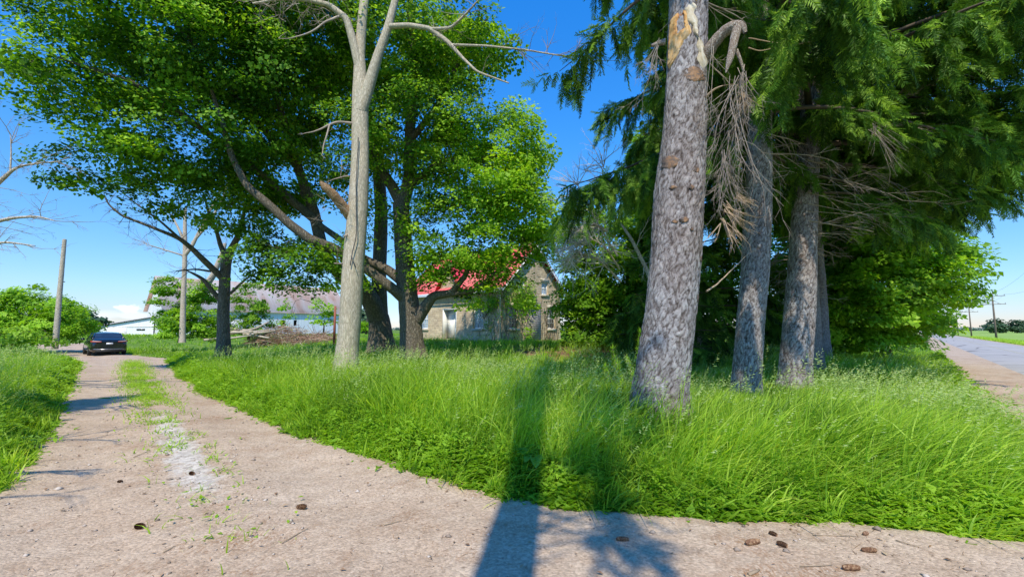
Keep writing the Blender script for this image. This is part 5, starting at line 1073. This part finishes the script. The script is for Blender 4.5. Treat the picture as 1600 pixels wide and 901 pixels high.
for k in range(30):
    u = R.uniform(3.9, 6.1); n = 12; us_ = u+np.cumsum(R.normal(0, .07, n)); p = [(.03, min(D_-.02, a), c) for a, c in zip(us_, np.linspace(0, R.uniform(2, 4), n))]; vs.tube(p, np.linspace(.012, .004, n), 4, cap=False)
lbuild(vs, 'stem', MAT['twig'], iv); lbuild(vl, 'leaves', MAT['bright_leaf'], iv)

# ------------------------------------------------------------------ barn, shed
def rusty():
    m, nt, b = new('rusty_tin'); tc = nt.nodes.new('ShaderNodeTexCoord'); mp = nt.nodes.new('ShaderNodeMapping'); mp.inputs['Scale'].default_value = (1, .15, .15); nt.links.new(tc.outputs['Object'], mp.inputs[0])
    n = noise(nt, .9, 7, .7, mp.outputs[0]); n2 = noise(nt, .16, 4, .6, objco(nt)); f = math_(nt, 'ADD', math_(nt, 'MULTIPLY', n, .7), math_(nt, 'MULTIPLY', n2, .5))
    nt.links.new(ramp(nt, f, [(.50, (.84, .70, .60)), (.66, (.76, .50, .38)), (.84, (.52, .24, .14))]), b.inputs['Base Color']); b.inputs['Roughness'].default_value = .9; b.inputs['Specular IOR Level'].default_value = .1
    return m
def boards(name, c1, c2):
    m, nt, b = new(name); tc = nt.nodes.new('ShaderNodeTexCoord'); mp = nt.nodes.new('ShaderNodeMapping'); mp.inputs['Scale'].default_value = (4.5, 4.5, .12); nt.links.new(tc.outputs['Object'], mp.inputs[0]); n = noise(nt, 1, 5, .7, mp.outputs[0])
    nt.links.new(ramp(nt, n, [(.35, c1), (.6, c2)]), b.inputs['Base Color']); b.inputs['Roughness'].default_value = .85; bump(nt, b, n, .5, .02); return m
RT = rusty(); BW = boards('barn_boards', (.50, .55, .62), (.70, .74, .80)); BG = boards('gable_boards', (.66, .66, .65), (.82, .82, .80))  # bluish shade put into the long wall's boards, gable boards white as lit
barn = empty('barn', (-53.4, 68, .8), 'long pale barn with a rusty tin roof beyond the brush pile', 'barn', rz=math.atan2(.76, .65))
L_, GW, BE, BR = 30, 12, 4.2, 9.4
m = M(); wallgrid(m, 0, L_, -1, BE, [(17.2, 17.9, 1.6, 2.6), (19.4, 20.0, 1.6, 2.6), (9, 12, -1, 3)], lambda u, d, z: (u, d, z), .2); lbuild(m, 'long_wall', BW, barn)
m = M(); m.add([(0, 0, -1), (0, GW, -1), (0, GW, BE), (0, 0, BE)], [(0, 1, 2, 3)]); m.add([(0, 0, BE), (0, GW, BE), (0, GW/2, BR)], [(0, 1, 2)]); m.add([(L_, 0, -1), (L_, GW, -1), (L_, GW, BE), (L_, 0, BE)], [(0, 1, 2, 3)]); m.add([(L_, 0, BE), (L_, GW, BE), (L_, GW/2, BR)], [(0, 1, 2)]); m.add([(0, GW, -1), (L_, GW, -1), (L_, GW, BE), (0, GW, BE)], [(0, 1, 2, 3)]); lbuild(m, 'gable_wall', BG, barn)
m = M()
for y0 in (-.5, GW+.5):
    zz = BE-.5*(BR-BE)/(GW/2)+.1; V = [(-.5, y0, zz), (L_+.5, y0, zz), (L_+.5, GW/2, BR+.1), (-.5, GW/2, BR+.1)]; V += [(a, b_, c+.08) for a, b_, c in V]; m.add(V, [(0, 1, 2, 3), (4, 5, 6, 7), (0, 1, 5, 4), (1, 2, 6, 5), (0, 3, 7, 4)])
lbuild(m, 'roof', RT, barn)
m = M(); m.box(9.05, 11.95, .06, .12, -1, 2.98); lbuild(m, 'door', simple('barn_door', (.45, .47, .5)), barn)
m = M(); m.box(-.06, -.01, 3, 3.9, 5.2, 6.2); lbuild(m, 'hay_opening', simple('dark_opening', (.03, .03, .035)), barn)
shed = empty('shed', (-57.8, 71.5, .75), 'low white lean-to shed beside the left end of the barn', 'shed', rz=math.radians(183))
SWT = boards('shed_boards', (.74, .76, .78), (.84, .85, .86))
m = M(); SL = 8.3
m.add([(0, 0, -1), (SL, 0, -1), (SL, 0, 1.35), (0, 0, 2.85)], [(0, 1, 2, 3)]); m.add([(SL, 0, -1), (SL, -5, -1), (SL, -5, 1.35), (SL, 0, 1.35)], [(0, 1, 2, 3)]); m.add([(0, -5, -1), (SL, -5, -1), (SL, -5, 1.35), (0, -5, 2.85)], [(0, 1, 2, 3)]); lbuild(m, 'wall', SWT, shed)
m = M(); V = [(-.1, .35, 2.95), (SL+.9, .35, 1.3), (SL+.9, -5.4, 1.3), (-.1, -5.4, 2.95)]; V += [(a, b_, c+.12) for a, b_, c in V]; m.add(V, [(0, 1, 2, 3), (4, 5, 6, 7), (0, 1, 5, 4), (1, 2, 6, 5)]); lbuild(m, 'roof', simple('grey_tin', (.42, .41, .40), .6), shed)
m = M(); m.box(4.1, 7.4, .01, .07, -1, 1.25); m.box(0, SL, .02, .06, 1.28, 1.36); lbuild(m, 'door', simple('shed_door', (.78, .77, .74)), shed)
m = M(); m.box(1.3, 2.6, .01, .05, .75, 1.0); lbuild(m, 'window', GD_, shed)

# ------------------------------------------------------------------ brush pile and logs
R = np.random.default_rng(17)
def log_between(mm, a, b_, r, k=7):
    q, r_ = resample(np.array([a, (a+b_)/2+R.normal(0, .05, 3)*np.linalg.norm(b_-a)*.5, b_]), [r, r*.85, r*.6], .35, .02, R.integers(1000)); mm.tube(q, r_, k, R.uniform(.3, .9))
lg = [((330, 524, 33), (405, 512, 34)), ((318, 531, 32), (360, 527, 33)), ((322, 522, 33), (352, 530, 32.5)), ((355, 516, 34), (420, 528, 33)), ((345, 513, 34), (412, 518, 34)), ((318, 516, 33.5), (350, 525, 33)), ((380, 523, 33.5), (420, 503, 34.5)), ((331, 509, 34), (372, 519, 33.5)), ((338, 519, 33), (424, 514, 33.5)), ((365, 512, 34.5), (398, 522, 33.2)), ((312, 527, 32.5), (342, 520, 33.5)), ((350, 530, 32.2), (392, 524, 32.8)), ((326, 514, 33.8), (356, 508, 34.4)), ((396, 520, 33), (430, 516, 33.6))]
side_ = ['lowest', 'highest', 'leftmost', 'rightmost']
hl = ['pale log lying along the middle of the log pile', 'short pale log on the grass at the lower left of the log pile', 'stubby log crossing the left end of the log pile', 'log sloping down to the right toward the brush heap', 'long straight log along the top of the log pile', 'log poking out of the upper left of the log pile', 'log propped steeply against the brush heap', 'log slanting down from the upper left of the pile', 'longest grey log reaching into the brush heap', 'short log crossing the upper middle of the pile', 'log tip at the far left end of the pile', 'low log on the grass right of the slim dark trunk', 'thin log sticking up at the upper left of the pile', 'log at the right end touching the brush heap']
for (a, b_), lb in zip(lg, hl):
    a, b_ = P(*a), P(*b_); rt = empty('log', tuple((a+b_)/2), lb, 'log', 'grey logs piled on the lawn'); mm = M(); log_between(mm, a, b_, R.uniform(.07, .13)); wbuild(mm, 'log_trunk', MAT['dead_wood'], rt)
c0 = P(440, 530, 36); bp = empty('brush_pile', (c0[0], c0[1], float(terr(c0[0], c0[1]))), 'brown heap of cut brush and twigs in front of the barn', 'brush pile'); m = M()
for k in range(900):
    px = R.uniform(395, 515); hgt = 1.5*max(.15, 1-((px-432)/70)**2 if px < 470 else .35); D0 = 36+R.normal(0, 1.2); a = P(px, 520, D0); a[2] = float(terr(a[0], a[1]))+R.uniform(0, 1)**1.3*hgt
    d = nrm(np.array([R.normal(), R.normal(0, .5), R.normal(0, .35)])); L = R.uniform(.3, 1.1); m.tube([a-d*L, a+R.normal(0, .05, 3), a+d*L], [.02, .016, .006], 3, R.uniform(0, 1), cap=False)
mt, nt, b = new('brush'); nt.links.new(ramp(nt, attr(nt, 'tint').outputs['Fac'], [(0, (.16, .08, .05)), (.6, (.36, .22, .14)), (1, (.55, .45, .34))]), b.inputs['Base Color']); b.inputs['Roughness'].default_value = .9
wbuild(m, 'twigs', mt, bp)['kind'] = 'stuff'
rp = P(522, 535, 30); rt = empty('rusty_post', tuple(rp), 'rust red post just left of the pale grey trunk', 'post'); m = M(); m.tube([P(522, 538, 30), P(523, 505, 30), P(524, 478, 30)], [.09, .08, .07], 10); wbuild(m, 'post', simple('rust_red', (.32, .10, .06)), rt)

# ------------------------------------------------------------------ leaning wooden pole
pp = px_path([(86, 545, 27), (93, 460, 27), (101, 374, 27)]); rt = empty('wooden_pole', tuple(pp[0]), 'tall leaning weathered wooden pole without wires beside the drive', 'pole')
m = M(); trunkmesh(m, pp, [.15, .13, .10], 16, .15, .015, 0, 5, .03); m.tube([pp[-1]-[0, 0, .02], pp[-1]+[0, 0, .03]], [.10, .05], 12); wbuild(m, 'shaft', MAT['dead_wood'], rt)
m = M(); m.tube([P(99, 440, 26.85), P(101, 440, 26.75)], .03, 6); wbuild(m, 'bracket', simple('iron', (.08, .08, .08), .6, .6), rt)

# ------------------------------------------------------------------ utility poles and wires
GP = 'utility poles along the far side of the road'
def polexy(i): s = 85 + 56*i; return xy(13.0, s)
x, y = polexy(0); z0 = float(terr(x, y)); rz = math.atan2(-SB, CB)
up0 = empty('utility_pole', (x, y, z0), 'nearest utility pole with two crossarms across the road', 'utility pole', GP, rz)
m = M(); m.tube([(0, 0, -.5), (0, 0, 5), (0, 0, 10.3)], [.2, .17, .12], 12); m.build('shaft', simple('pole_wood', (.17, .13, .10), .9), up0)
arm = simple('arm_wood', (.2, .16, .13), .9); ins = simple('insulator', (.3, .32, .34), .3)
for z, hw in ((9.7, 1.9), (7.9, 1.9)):
    m = M(); m.box(-hw, hw, -.2, -.12, z-.06, z+.06); a_ = m.build('crossarm', arm, up0)
    for xx in (-hw+.1, -.75, .75, hw-.1):
        m = M(); m.tube([(xx, -.16, z+.06), (xx, -.16, z+.2), (xx, -.16, z+.32)], [.03, .07, .05], 8); m.build('insulator', ins, a_)
m = M(); m.tube([(-1.2, -.16, 7.9), (0, -.13, 8.7)], .03, 5); m.tube([(1.2, -.16, 7.9), (0, -.13, 8.7)], .03, 5); m.build('brace', arm, up0)
ordn = ['second', 'third', 'fourth', 'fifth', 'sixth', 'seventh', 'eighth', 'ninth']
def duptree(o, parent=None):
    c = o.copy(); COL.objects.link(c); c.parent = parent
    for ch in list(o.children): duptree(ch, c)
    return c
for i in range(1, 9):
    x, y = polexy(i); o = duptree(up0); o.location = (x, y, float(terr(x, y))); o['label'] = ordn[i-1] + ' utility pole along the road, counted away from the double-armed one'
rt = empty('power_line', (0, 0, 0), 'thin overhead wires strung between the utility poles', 'wires')
for z, hw in ((10.0, 1.8), (10.0, -1.8)):
    m = M()
    for i in range(-1, 8):
        a = np.array([*xy(13+hw, 85+56*i), z-.8]); b_ = np.array([*xy(13+hw, 85+56*(i+1)), z-.8]); t = np.linspace(0, 1, 14)[:, None]; p = a+(b_-a)*t; p[:, 2] -= (4*t*(1-t)*.9)[:, 0]; m.tube(p, .012, 4, cap=False)
    wbuild(m, 'wire', simple('wire', (.06, .06, .06)), rt)

# ------------------------------------------------------------------ distant trees
def far_tree(px, D, w_, h, seed, label, group):
    R = np.random.default_rng(seed); x = (px-800)/F*D; z = float(terr(x, D)); rt = empty('distant_tree', (x, D, z), label, 'tree', group)
    m = M(); m.tube([(x, D, z-.5), (x, D, z+h*.5)], [w_*.05, w_*.03], 6); wbuild(m, 'trunk', MAT['twig'], rt); lm = M(); n = int(900)
    v = nrm(R.normal(size=(n, 3)))*(R.uniform(.3, 1, (n, 1))**.4); lob = 1+.25*np.sin(v[:, :1]*5+seed)+.2*np.sin(v[:, 2:]*7+seed*2); c = np.array([x, D, z+h*.55])+v*lob*np.array([w_*.5, w_*.4, h*.5])
    nn = nrm(v+np.array([0, 0, .6])+R.normal(0, .4, (n, 3))); dd = nrm(np.cross(nn, R.normal(size=(n, 3)))); s = w_*.13*R.uniform(.6, 1.3, n); leafcards(lm, c, dd, nn, s, s*.8, R.normal(.3, .15, n)); wbuild(lm, 'crown', MAT['far_leaf'], rt); return rt
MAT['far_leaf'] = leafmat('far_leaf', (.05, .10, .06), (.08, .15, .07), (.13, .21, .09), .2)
far_tree(1552, 330, 13, 9, 1, 'dark rounded tree on the field horizon left of the nearest utility pole', 'trees on the far side of the field'); far_tree(1560, 335, 8, 8, 12, 'dark tree on the field horizon directly behind the nearest utility pole', 'trees on the far side of the field'); far_tree(1586, 330, 11, 9, 2, 'wide dark tree on the field horizon right of the nearest utility pole', 'trees on the far side of the field'); far_tree(1600, 335, 9, 9, 3, 'dark tree cut by the right edge on the field horizon', 'trees on the far side of the field')
far_tree(118, 60, 5.5, 3.4, 4, 'bushy tree behind the leaning pole, nearest of the distant ones at left', 'distant trees left of the car'); far_tree(138, 75, 5, 2.6, 5, 'small dark tree above the parked car', 'distant trees left of the car'); far_tree(150, 80, 5, 2.4, 6, 'low bush left of the white shed', 'distant trees left of the car')
for i, (px, lb) in enumerate([(570, 'distant tree seen between the dark maple trunks'), (100, 'distant tree low behind the round shrub'), (60, 'distant tree at far left behind the round shrub'), (545, 'distant tree right beside the pale grey trunk')]): far_tree(px, 95, 9, 4.2, 20+i, lb, 'distant trees beyond the lawn')
tl = M(); R = np.random.default_rng(6)
for sgn, a0, a1, D0, h in ((1, -1.9, .98, 900, 9), (1, .98, 1.9, 1100, 9)):
    n = 16000; u = R.uniform(a0, a1, n); x = u*D0; hh = h*(.55+.3*np.abs(vnoise(x, 0*x, .012, 77))+.2*vnoise(x, 0*x, .05, 78)); z = R.uniform(0, 1, n)*np.clip(hh, 1.5, 30); c = np.stack([x, D0+R.uniform(-8, 8, n), z-.5], -1)
    nn = nrm(R.normal(size=(n, 3))+np.array([0, -.8, .6])); dd = nrm(np.cross(nn, R.normal(size=(n, 3)))); leafcards(tl, c, dd, nn, R.uniform(2.5, 5, n), 3., R.normal(.6, .2, n))
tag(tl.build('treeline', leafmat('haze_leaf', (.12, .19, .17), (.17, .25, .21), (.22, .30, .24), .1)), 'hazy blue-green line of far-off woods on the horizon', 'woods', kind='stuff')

# ------------------------------------------------------------------ parked car
car = empty('parked_car', (*((P(170, 553, 27.6)*[1, 1, 0])[:2]), .0), 'black sedan parked at the far end of the drive, seen from behind', 'car', rz=math.atan2(.672, -.741))
m, nt, b = new('black_paint'); b.inputs['Base Color'].default_value = (.006, .008, .011, 1); b.inputs['Roughness'].default_value = .22; b.inputs['Coat Weight'].default_value = .8; b.inputs['Coat Roughness'].default_value = .05; PAINT = m; nt.links.new(ramp(nt, noise(nt, 6, 4, .6, objco(nt)), [(.3, (.15, .15, .15)), (.7, (.28, .28, .28))]), b.inputs['Roughness'])
CGL = glass('car_glass', (.02, .03, .045), .04)
# local: +x forward, y left, z up, rear bumper at x=0
st = [0, .06, .25, .6, 1.1, 1.8, 2.6, 3.4, 3.9, 4.4, 4.7, 4.86]
hw = [.70, .80, .87, .90, .91, .92, .92, .92, .91, .86, .76, .62]
zt = [.80, .98, 1.03, 1.04, 1.0, .97, .96, .95, .94, .88, .76, .62]
zb = [.36, .26, .22, .2, .2, .2, .2, .2, .2, .2, .24, .32]
def section(x, h, t, b_):
    pr = [(0, b_), (.80, b_), (.95, b_+.06), (1.0, b_+.22), (1.0, b_+(t-b_)*.62), (.97, b_+(t-b_)*.80), (.90, t-.05), (.78, t-.01), (.4, t+.012), (0, t+.018)]
    pts = [(x, y*h, z) for y, z in pr]; return pts + [(x, -y, z) for (x, y, z) in pts[-2:0:-1]]
m = M(); S_ = [section(*a) for a in zip(st, hw, zt, zb)]; k = len(S_[0]); V = [p for s in S_ for p in s]; i, j = np.meshgrid(np.arange(len(S_)-1), np.arange(k), indexing='ij'); q = (i*k+j).ravel(); q2 = (i*k+(j+1) % k).ravel()
m.add(V, np.stack([q, q2, q2+k, q+k], -1)); n0 = len(V)
for e in (0, len(S_)-1):
    c = np.mean(S_[e], 0); VV = list(S_[e])+[c]; m.add(VV, [(a, (a+1) % k, k) for a in range(k)])
body = m.build('body', PAINT, car, True); md = body.modifiers.new('b', 'SUBSURF'); md.levels = md.render_levels = 2
m = M()     # roof skin and pillars
gs = [(.62, .72, 1.03), (1.35, .60, 1.38), (1.9, .585, 1.44), (2.5, .585, 1.44), (3.0, .61, 1.39), (3.75, .74, .97)]
def gsec(x, h, t): return [(x, h*1.03, t-.03), (x, h*.96, t+.0), (x, h*.5, t+.02), (x, 0, t+.028), (x, -h*.5, t+.02), (x, -h*.96, t), (x, -h*1.03, t-.03)]
S2 = [gsec(*a) for a in gs[1:5]]; V = [p for s in S2 for p in s]; i, j = np.meshgrid(np.arange(3), np.arange(6), indexing='ij'); q = (i*7+j).ravel(); m.add(V, np.stack([q, q+1, q+8, q+7], -1))
def pillar(a, b_, w_=.05): m.tube([a, b_], w_, 6)
for sg in (-1, 1):
    pillar((.66, sg*.74, 1.0), (1.35, sg*.60, 1.36), .045); pillar((3.78, sg*.77, .95), (3.0, sg*.62, 1.37), .035); pillar((2.3, sg*.86, .95), (2.25, sg*.60, 1.42), .03)
m.build('roof', PAINT, car, True)
def gl(name, V, f): m = M(); m.add(V, f); return m.build(name, CGL, car)
gl('rear_window', [(.66, .68, 1.03), (.60, 0, 1.05), (.66, -.68, 1.03), (1.34, .56, 1.385), (1.32, 0, 1.40), (1.34, -.56, 1.385)], [(0, 1, 4, 3), (1, 2, 5, 4)])
gl('windscreen', [(3.76, .72, .97), (3.8, 0, .98), (3.76, -.72, .97), (3.0, .58, 1.39), (3.02, 0, 1.40), (3.0, -.58, 1.39)], [(0, 1, 4, 3), (1, 2, 5, 4)])
for sg in (-1, 1): gl('side_window', [(.85, sg*.82, 1.02), (2.3, sg*.87, .96), (3.66, sg*.84, .96), (3.0, sg*.63, 1.37), (2.25, sg*.62, 1.42), (1.42, sg*.62, 1.36)], [(0, 1, 4, 5), (1, 2, 3, 4)])
TL = simple('tail_lens', (.42, .06, .05), .15); TC = simple('clear_lens', (.75, .68, .66), .15)
for sg in (-1, 1):
    m = M(); m.add([(-.012, sg*.38, .84), (-.005, sg*.62, .835), (.05, sg*.80, .85), (.20, sg*.875, .87), (.20, sg*.875, .93), (.05, sg*.80, .95), (-.005, sg*.62, .93), (-.012, sg*.38, .90)], [(0, 1, 6, 7), (1, 2, 5, 6), (2, 3, 4, 5)]); t_ = m.build('tail_light', TL, car)
    m = M(); m.add([(-.02, sg*.40, .885), (-.014, sg*.62, .885), (.035, sg*.79, .90), (.035, sg*.79, .925), (-.014, sg*.62, .915), (-.02, sg*.40, .90)], [(0, 1, 4, 5), (1, 2, 3, 4)]); m.build('reflector', TC, t_)
    m = M(); m.box(3.35, 3.5, sg*.9 if sg > 0 else -1.08, 1.08 if sg > 0 else -.9, .93, 1.06); m.build('mirror', PAINT, car)
    for wx in (.98, 3.85):
        m = M(); a = np.linspace(0, 2*math.pi, 29)[:-1]
        prof = [(.20, .0), (.26, .015), (.31, .01), (.335, .03), (.335, .17), (.31, .2)]; V = [(wx+r*math.cos(t), sg*(.915-d), .335+r*math.sin(t)) for r, d in prof for t in a]; n = 28
        m.add(V, [(i*n+j, i*n+(j+1) % n, (i+1)*n+(j+1) % n, (i+1)*n+j) for i in range(5) for j in range(n)]); wh = m.build('wheel', simple('tyre', (.02, .02, .02), .9), car)
        m = M()
        for q in range(5):
            t = q*2*math.pi/5; c, s2 = math.cos(t), math.sin(t); p = lambda r, w_: (wx+r*c-w_*s2, sg*.905, .335+r*s2+w_*c); m.add([p(.03, -.03), p(.205, -.045), p(.205, .045), p(.03, .03)], [(0, 1, 2, 3)])
        m.tube([(wx, sg*.87, .335), (wx, sg*.91, .335)], .05, 10); m.build('rim', simple('alloy', (.5, .5, .5), .35, .8), wh)
m = M(); m.box(-.03, -.012, -.155, .155, .70, .80); pl_ = m.build('number_plate', simple('plate', (.82, .84, .88), .4, 0, .03), car)
m = M(); m.box(-.012, .01, -.72, .72, .40, .425); m.build('chrome_trim', simple('chrome', (.6, .6, .62), .25, .8), car)
m = M(); m.box(-.0, .05, -.62, .62, .24, .37); m.build('lower_bumper', simple('bumper_plastic', (.02, .02, .02), .7), car)
m = M(); m.tube([(.5, -.6, .12), (.5, .6, .12)], .03, 6); m.box(.5, 4.2, -.7, .7, .17, .24); m.build('underbody', simple('under', (.01, .01, .01), .9), car)

# ------------------------------------------------------------------ cones and sticks on the drive
def cone_mesh(L, r, R, mat_i):
    m = M(); q = np.linspace(0, 1, 12); m.tube([(L*(t-.5), 0, 0) for t in q], [r*.62*math.sin(math.pi*min(1, t*.93+.06))**.6+.001 for t in q], 8, .2)
    n = 130; k = np.arange(n); t = (k+.5)/n; a = k*2.39996; rr = r*np.sin(math.pi*(t*.9+.06))**.55
    c = np.stack([L*(t-.5), rr*.6*np.cos(a), rr*.6*np.sin(a)], -1); rad = np.stack([0*a, np.cos(a), np.sin(a)], -1); d = nrm(rad*.7 + np.array([.75, 0, 0])); leafcards(m, c, d, nrm(rad+np.array([-.5, 0, 0])), r*.75, r*.7, R.uniform(.3, 1, n), .12); return m
mt, nt, b = new('cone_scales'); nt.links.new(ramp(nt, attr(nt, 'tint').outputs['Fac'], [(0, (.06, .025, .015)), (.6, (.22, .11, .055)), (1, (.42, .27, .15))]), b.inputs['Base Color']); b.inputs['Roughness'].default_value = .7
R = np.random.default_rng(33); CG = 'fallen spruce cones on the drive'
for (px, py, L, ang, lab) in [(1175, 850, .115, -.25, 'long tan spruce cone lying left of the two dark cones'), (1207, 834, .055, 1.0, 'dark round spruce cone, upper of the close pair'), (1221, 853, .065, .9, 'dark spruce cone, lower of the close pair'), (1357, 861, .095, .1, 'slim grey-brown spruce cone near the grass at right'), (1329, 891, .105, .05, 'dark open spruce cone at the bottom edge of the drive'), (1352, 836, .05, -.4, 'small flat spruce cone fragment against the grass at right'),
                          (972, 845, .09, .1, 'spruce cone in the shadow right of the central tree shadow'), (299, 741, .07, .5, 'spruce cone beside the pale crushed stone at left'), (187, 750, .05, 0, 'small dark spruce cone on the left wheel track'), (217, 821, .08, .2, 'orange-brown bark-like cone at lower left of the drive'), (470, 792, .08, 0, 'flat brown spruce cone left of the central tree shadow')]:
    d = P(px, py, 1.0)-np.array([0, 0, CH]); p = np.array([0, 0, CH])+d*(CH-.03)/-d[2]; c1, s1 = cs(p[0], p[1]); r = L*.19 if L > .08 else L*.3
    p[2] = float(drive_z(np.array([c1]), np.array([s1]), p[0], p[1])[0])+r*.8; o = cone_mesh(L, r, R, 0).build('spruce_cone', mt); o.location = tuple(p); o.rotation_euler = (R.uniform(0, 6), 0, -ang); tag(o, lab, 'cone', CG)
stm = simple('stick', (.34, .26, .17), .9, 0, .3, 20)
for (x0, y0, x1, y1, lab) in [(1250, 886, 1300, 884, 'thin dark stick left of the bottom-edge cone'), (1270, 836, 1345, 840, 'thin straw stick lying near the grass at right'), (1170, 897, 1188, 890, 'pale wood chip at the bottom edge of the drive'), (440, 848, 480, 826, 'thin twig on the lower left of the drive'), (255, 862, 275, 853, 'short twig at the lower left of the drive'), (600, 820, 625, 812, 'small twig left of the central tree shadow'), (208, 714, 226, 707, 'pale twig on the left wheel track'), (1400, 845, 1440, 858, 'bent twig near the right end of the drive')]:
    pts = []
    for a, b_ in ((x0, y0), ((x0+x1)/2, (y0+y1)/2-1), (x1, y1)):
        d = P(a, b_, 1.0)-np.array([0, 0, CH]); p = np.array([0, 0, CH])+d*(CH-.03)/-d[2]; c1, s1 = cs(p[0], p[1]); p[2] = float(drive_z(np.array([c1]), np.array([s1]), p[0], p[1])[0])+.009; pts.append(p)
    w_ = .012 if 'chip' in lab else .004; q, r_ = resample(pts, [w_, w_*.9, w_*.5], .03, .004, 3); m = M(); m.tube(q-q[0], r_, 5); o = m.build('stick', stm); o.location = tuple(q[0]); tag(o, lab, 'stick', 'twigs lying on the drive')
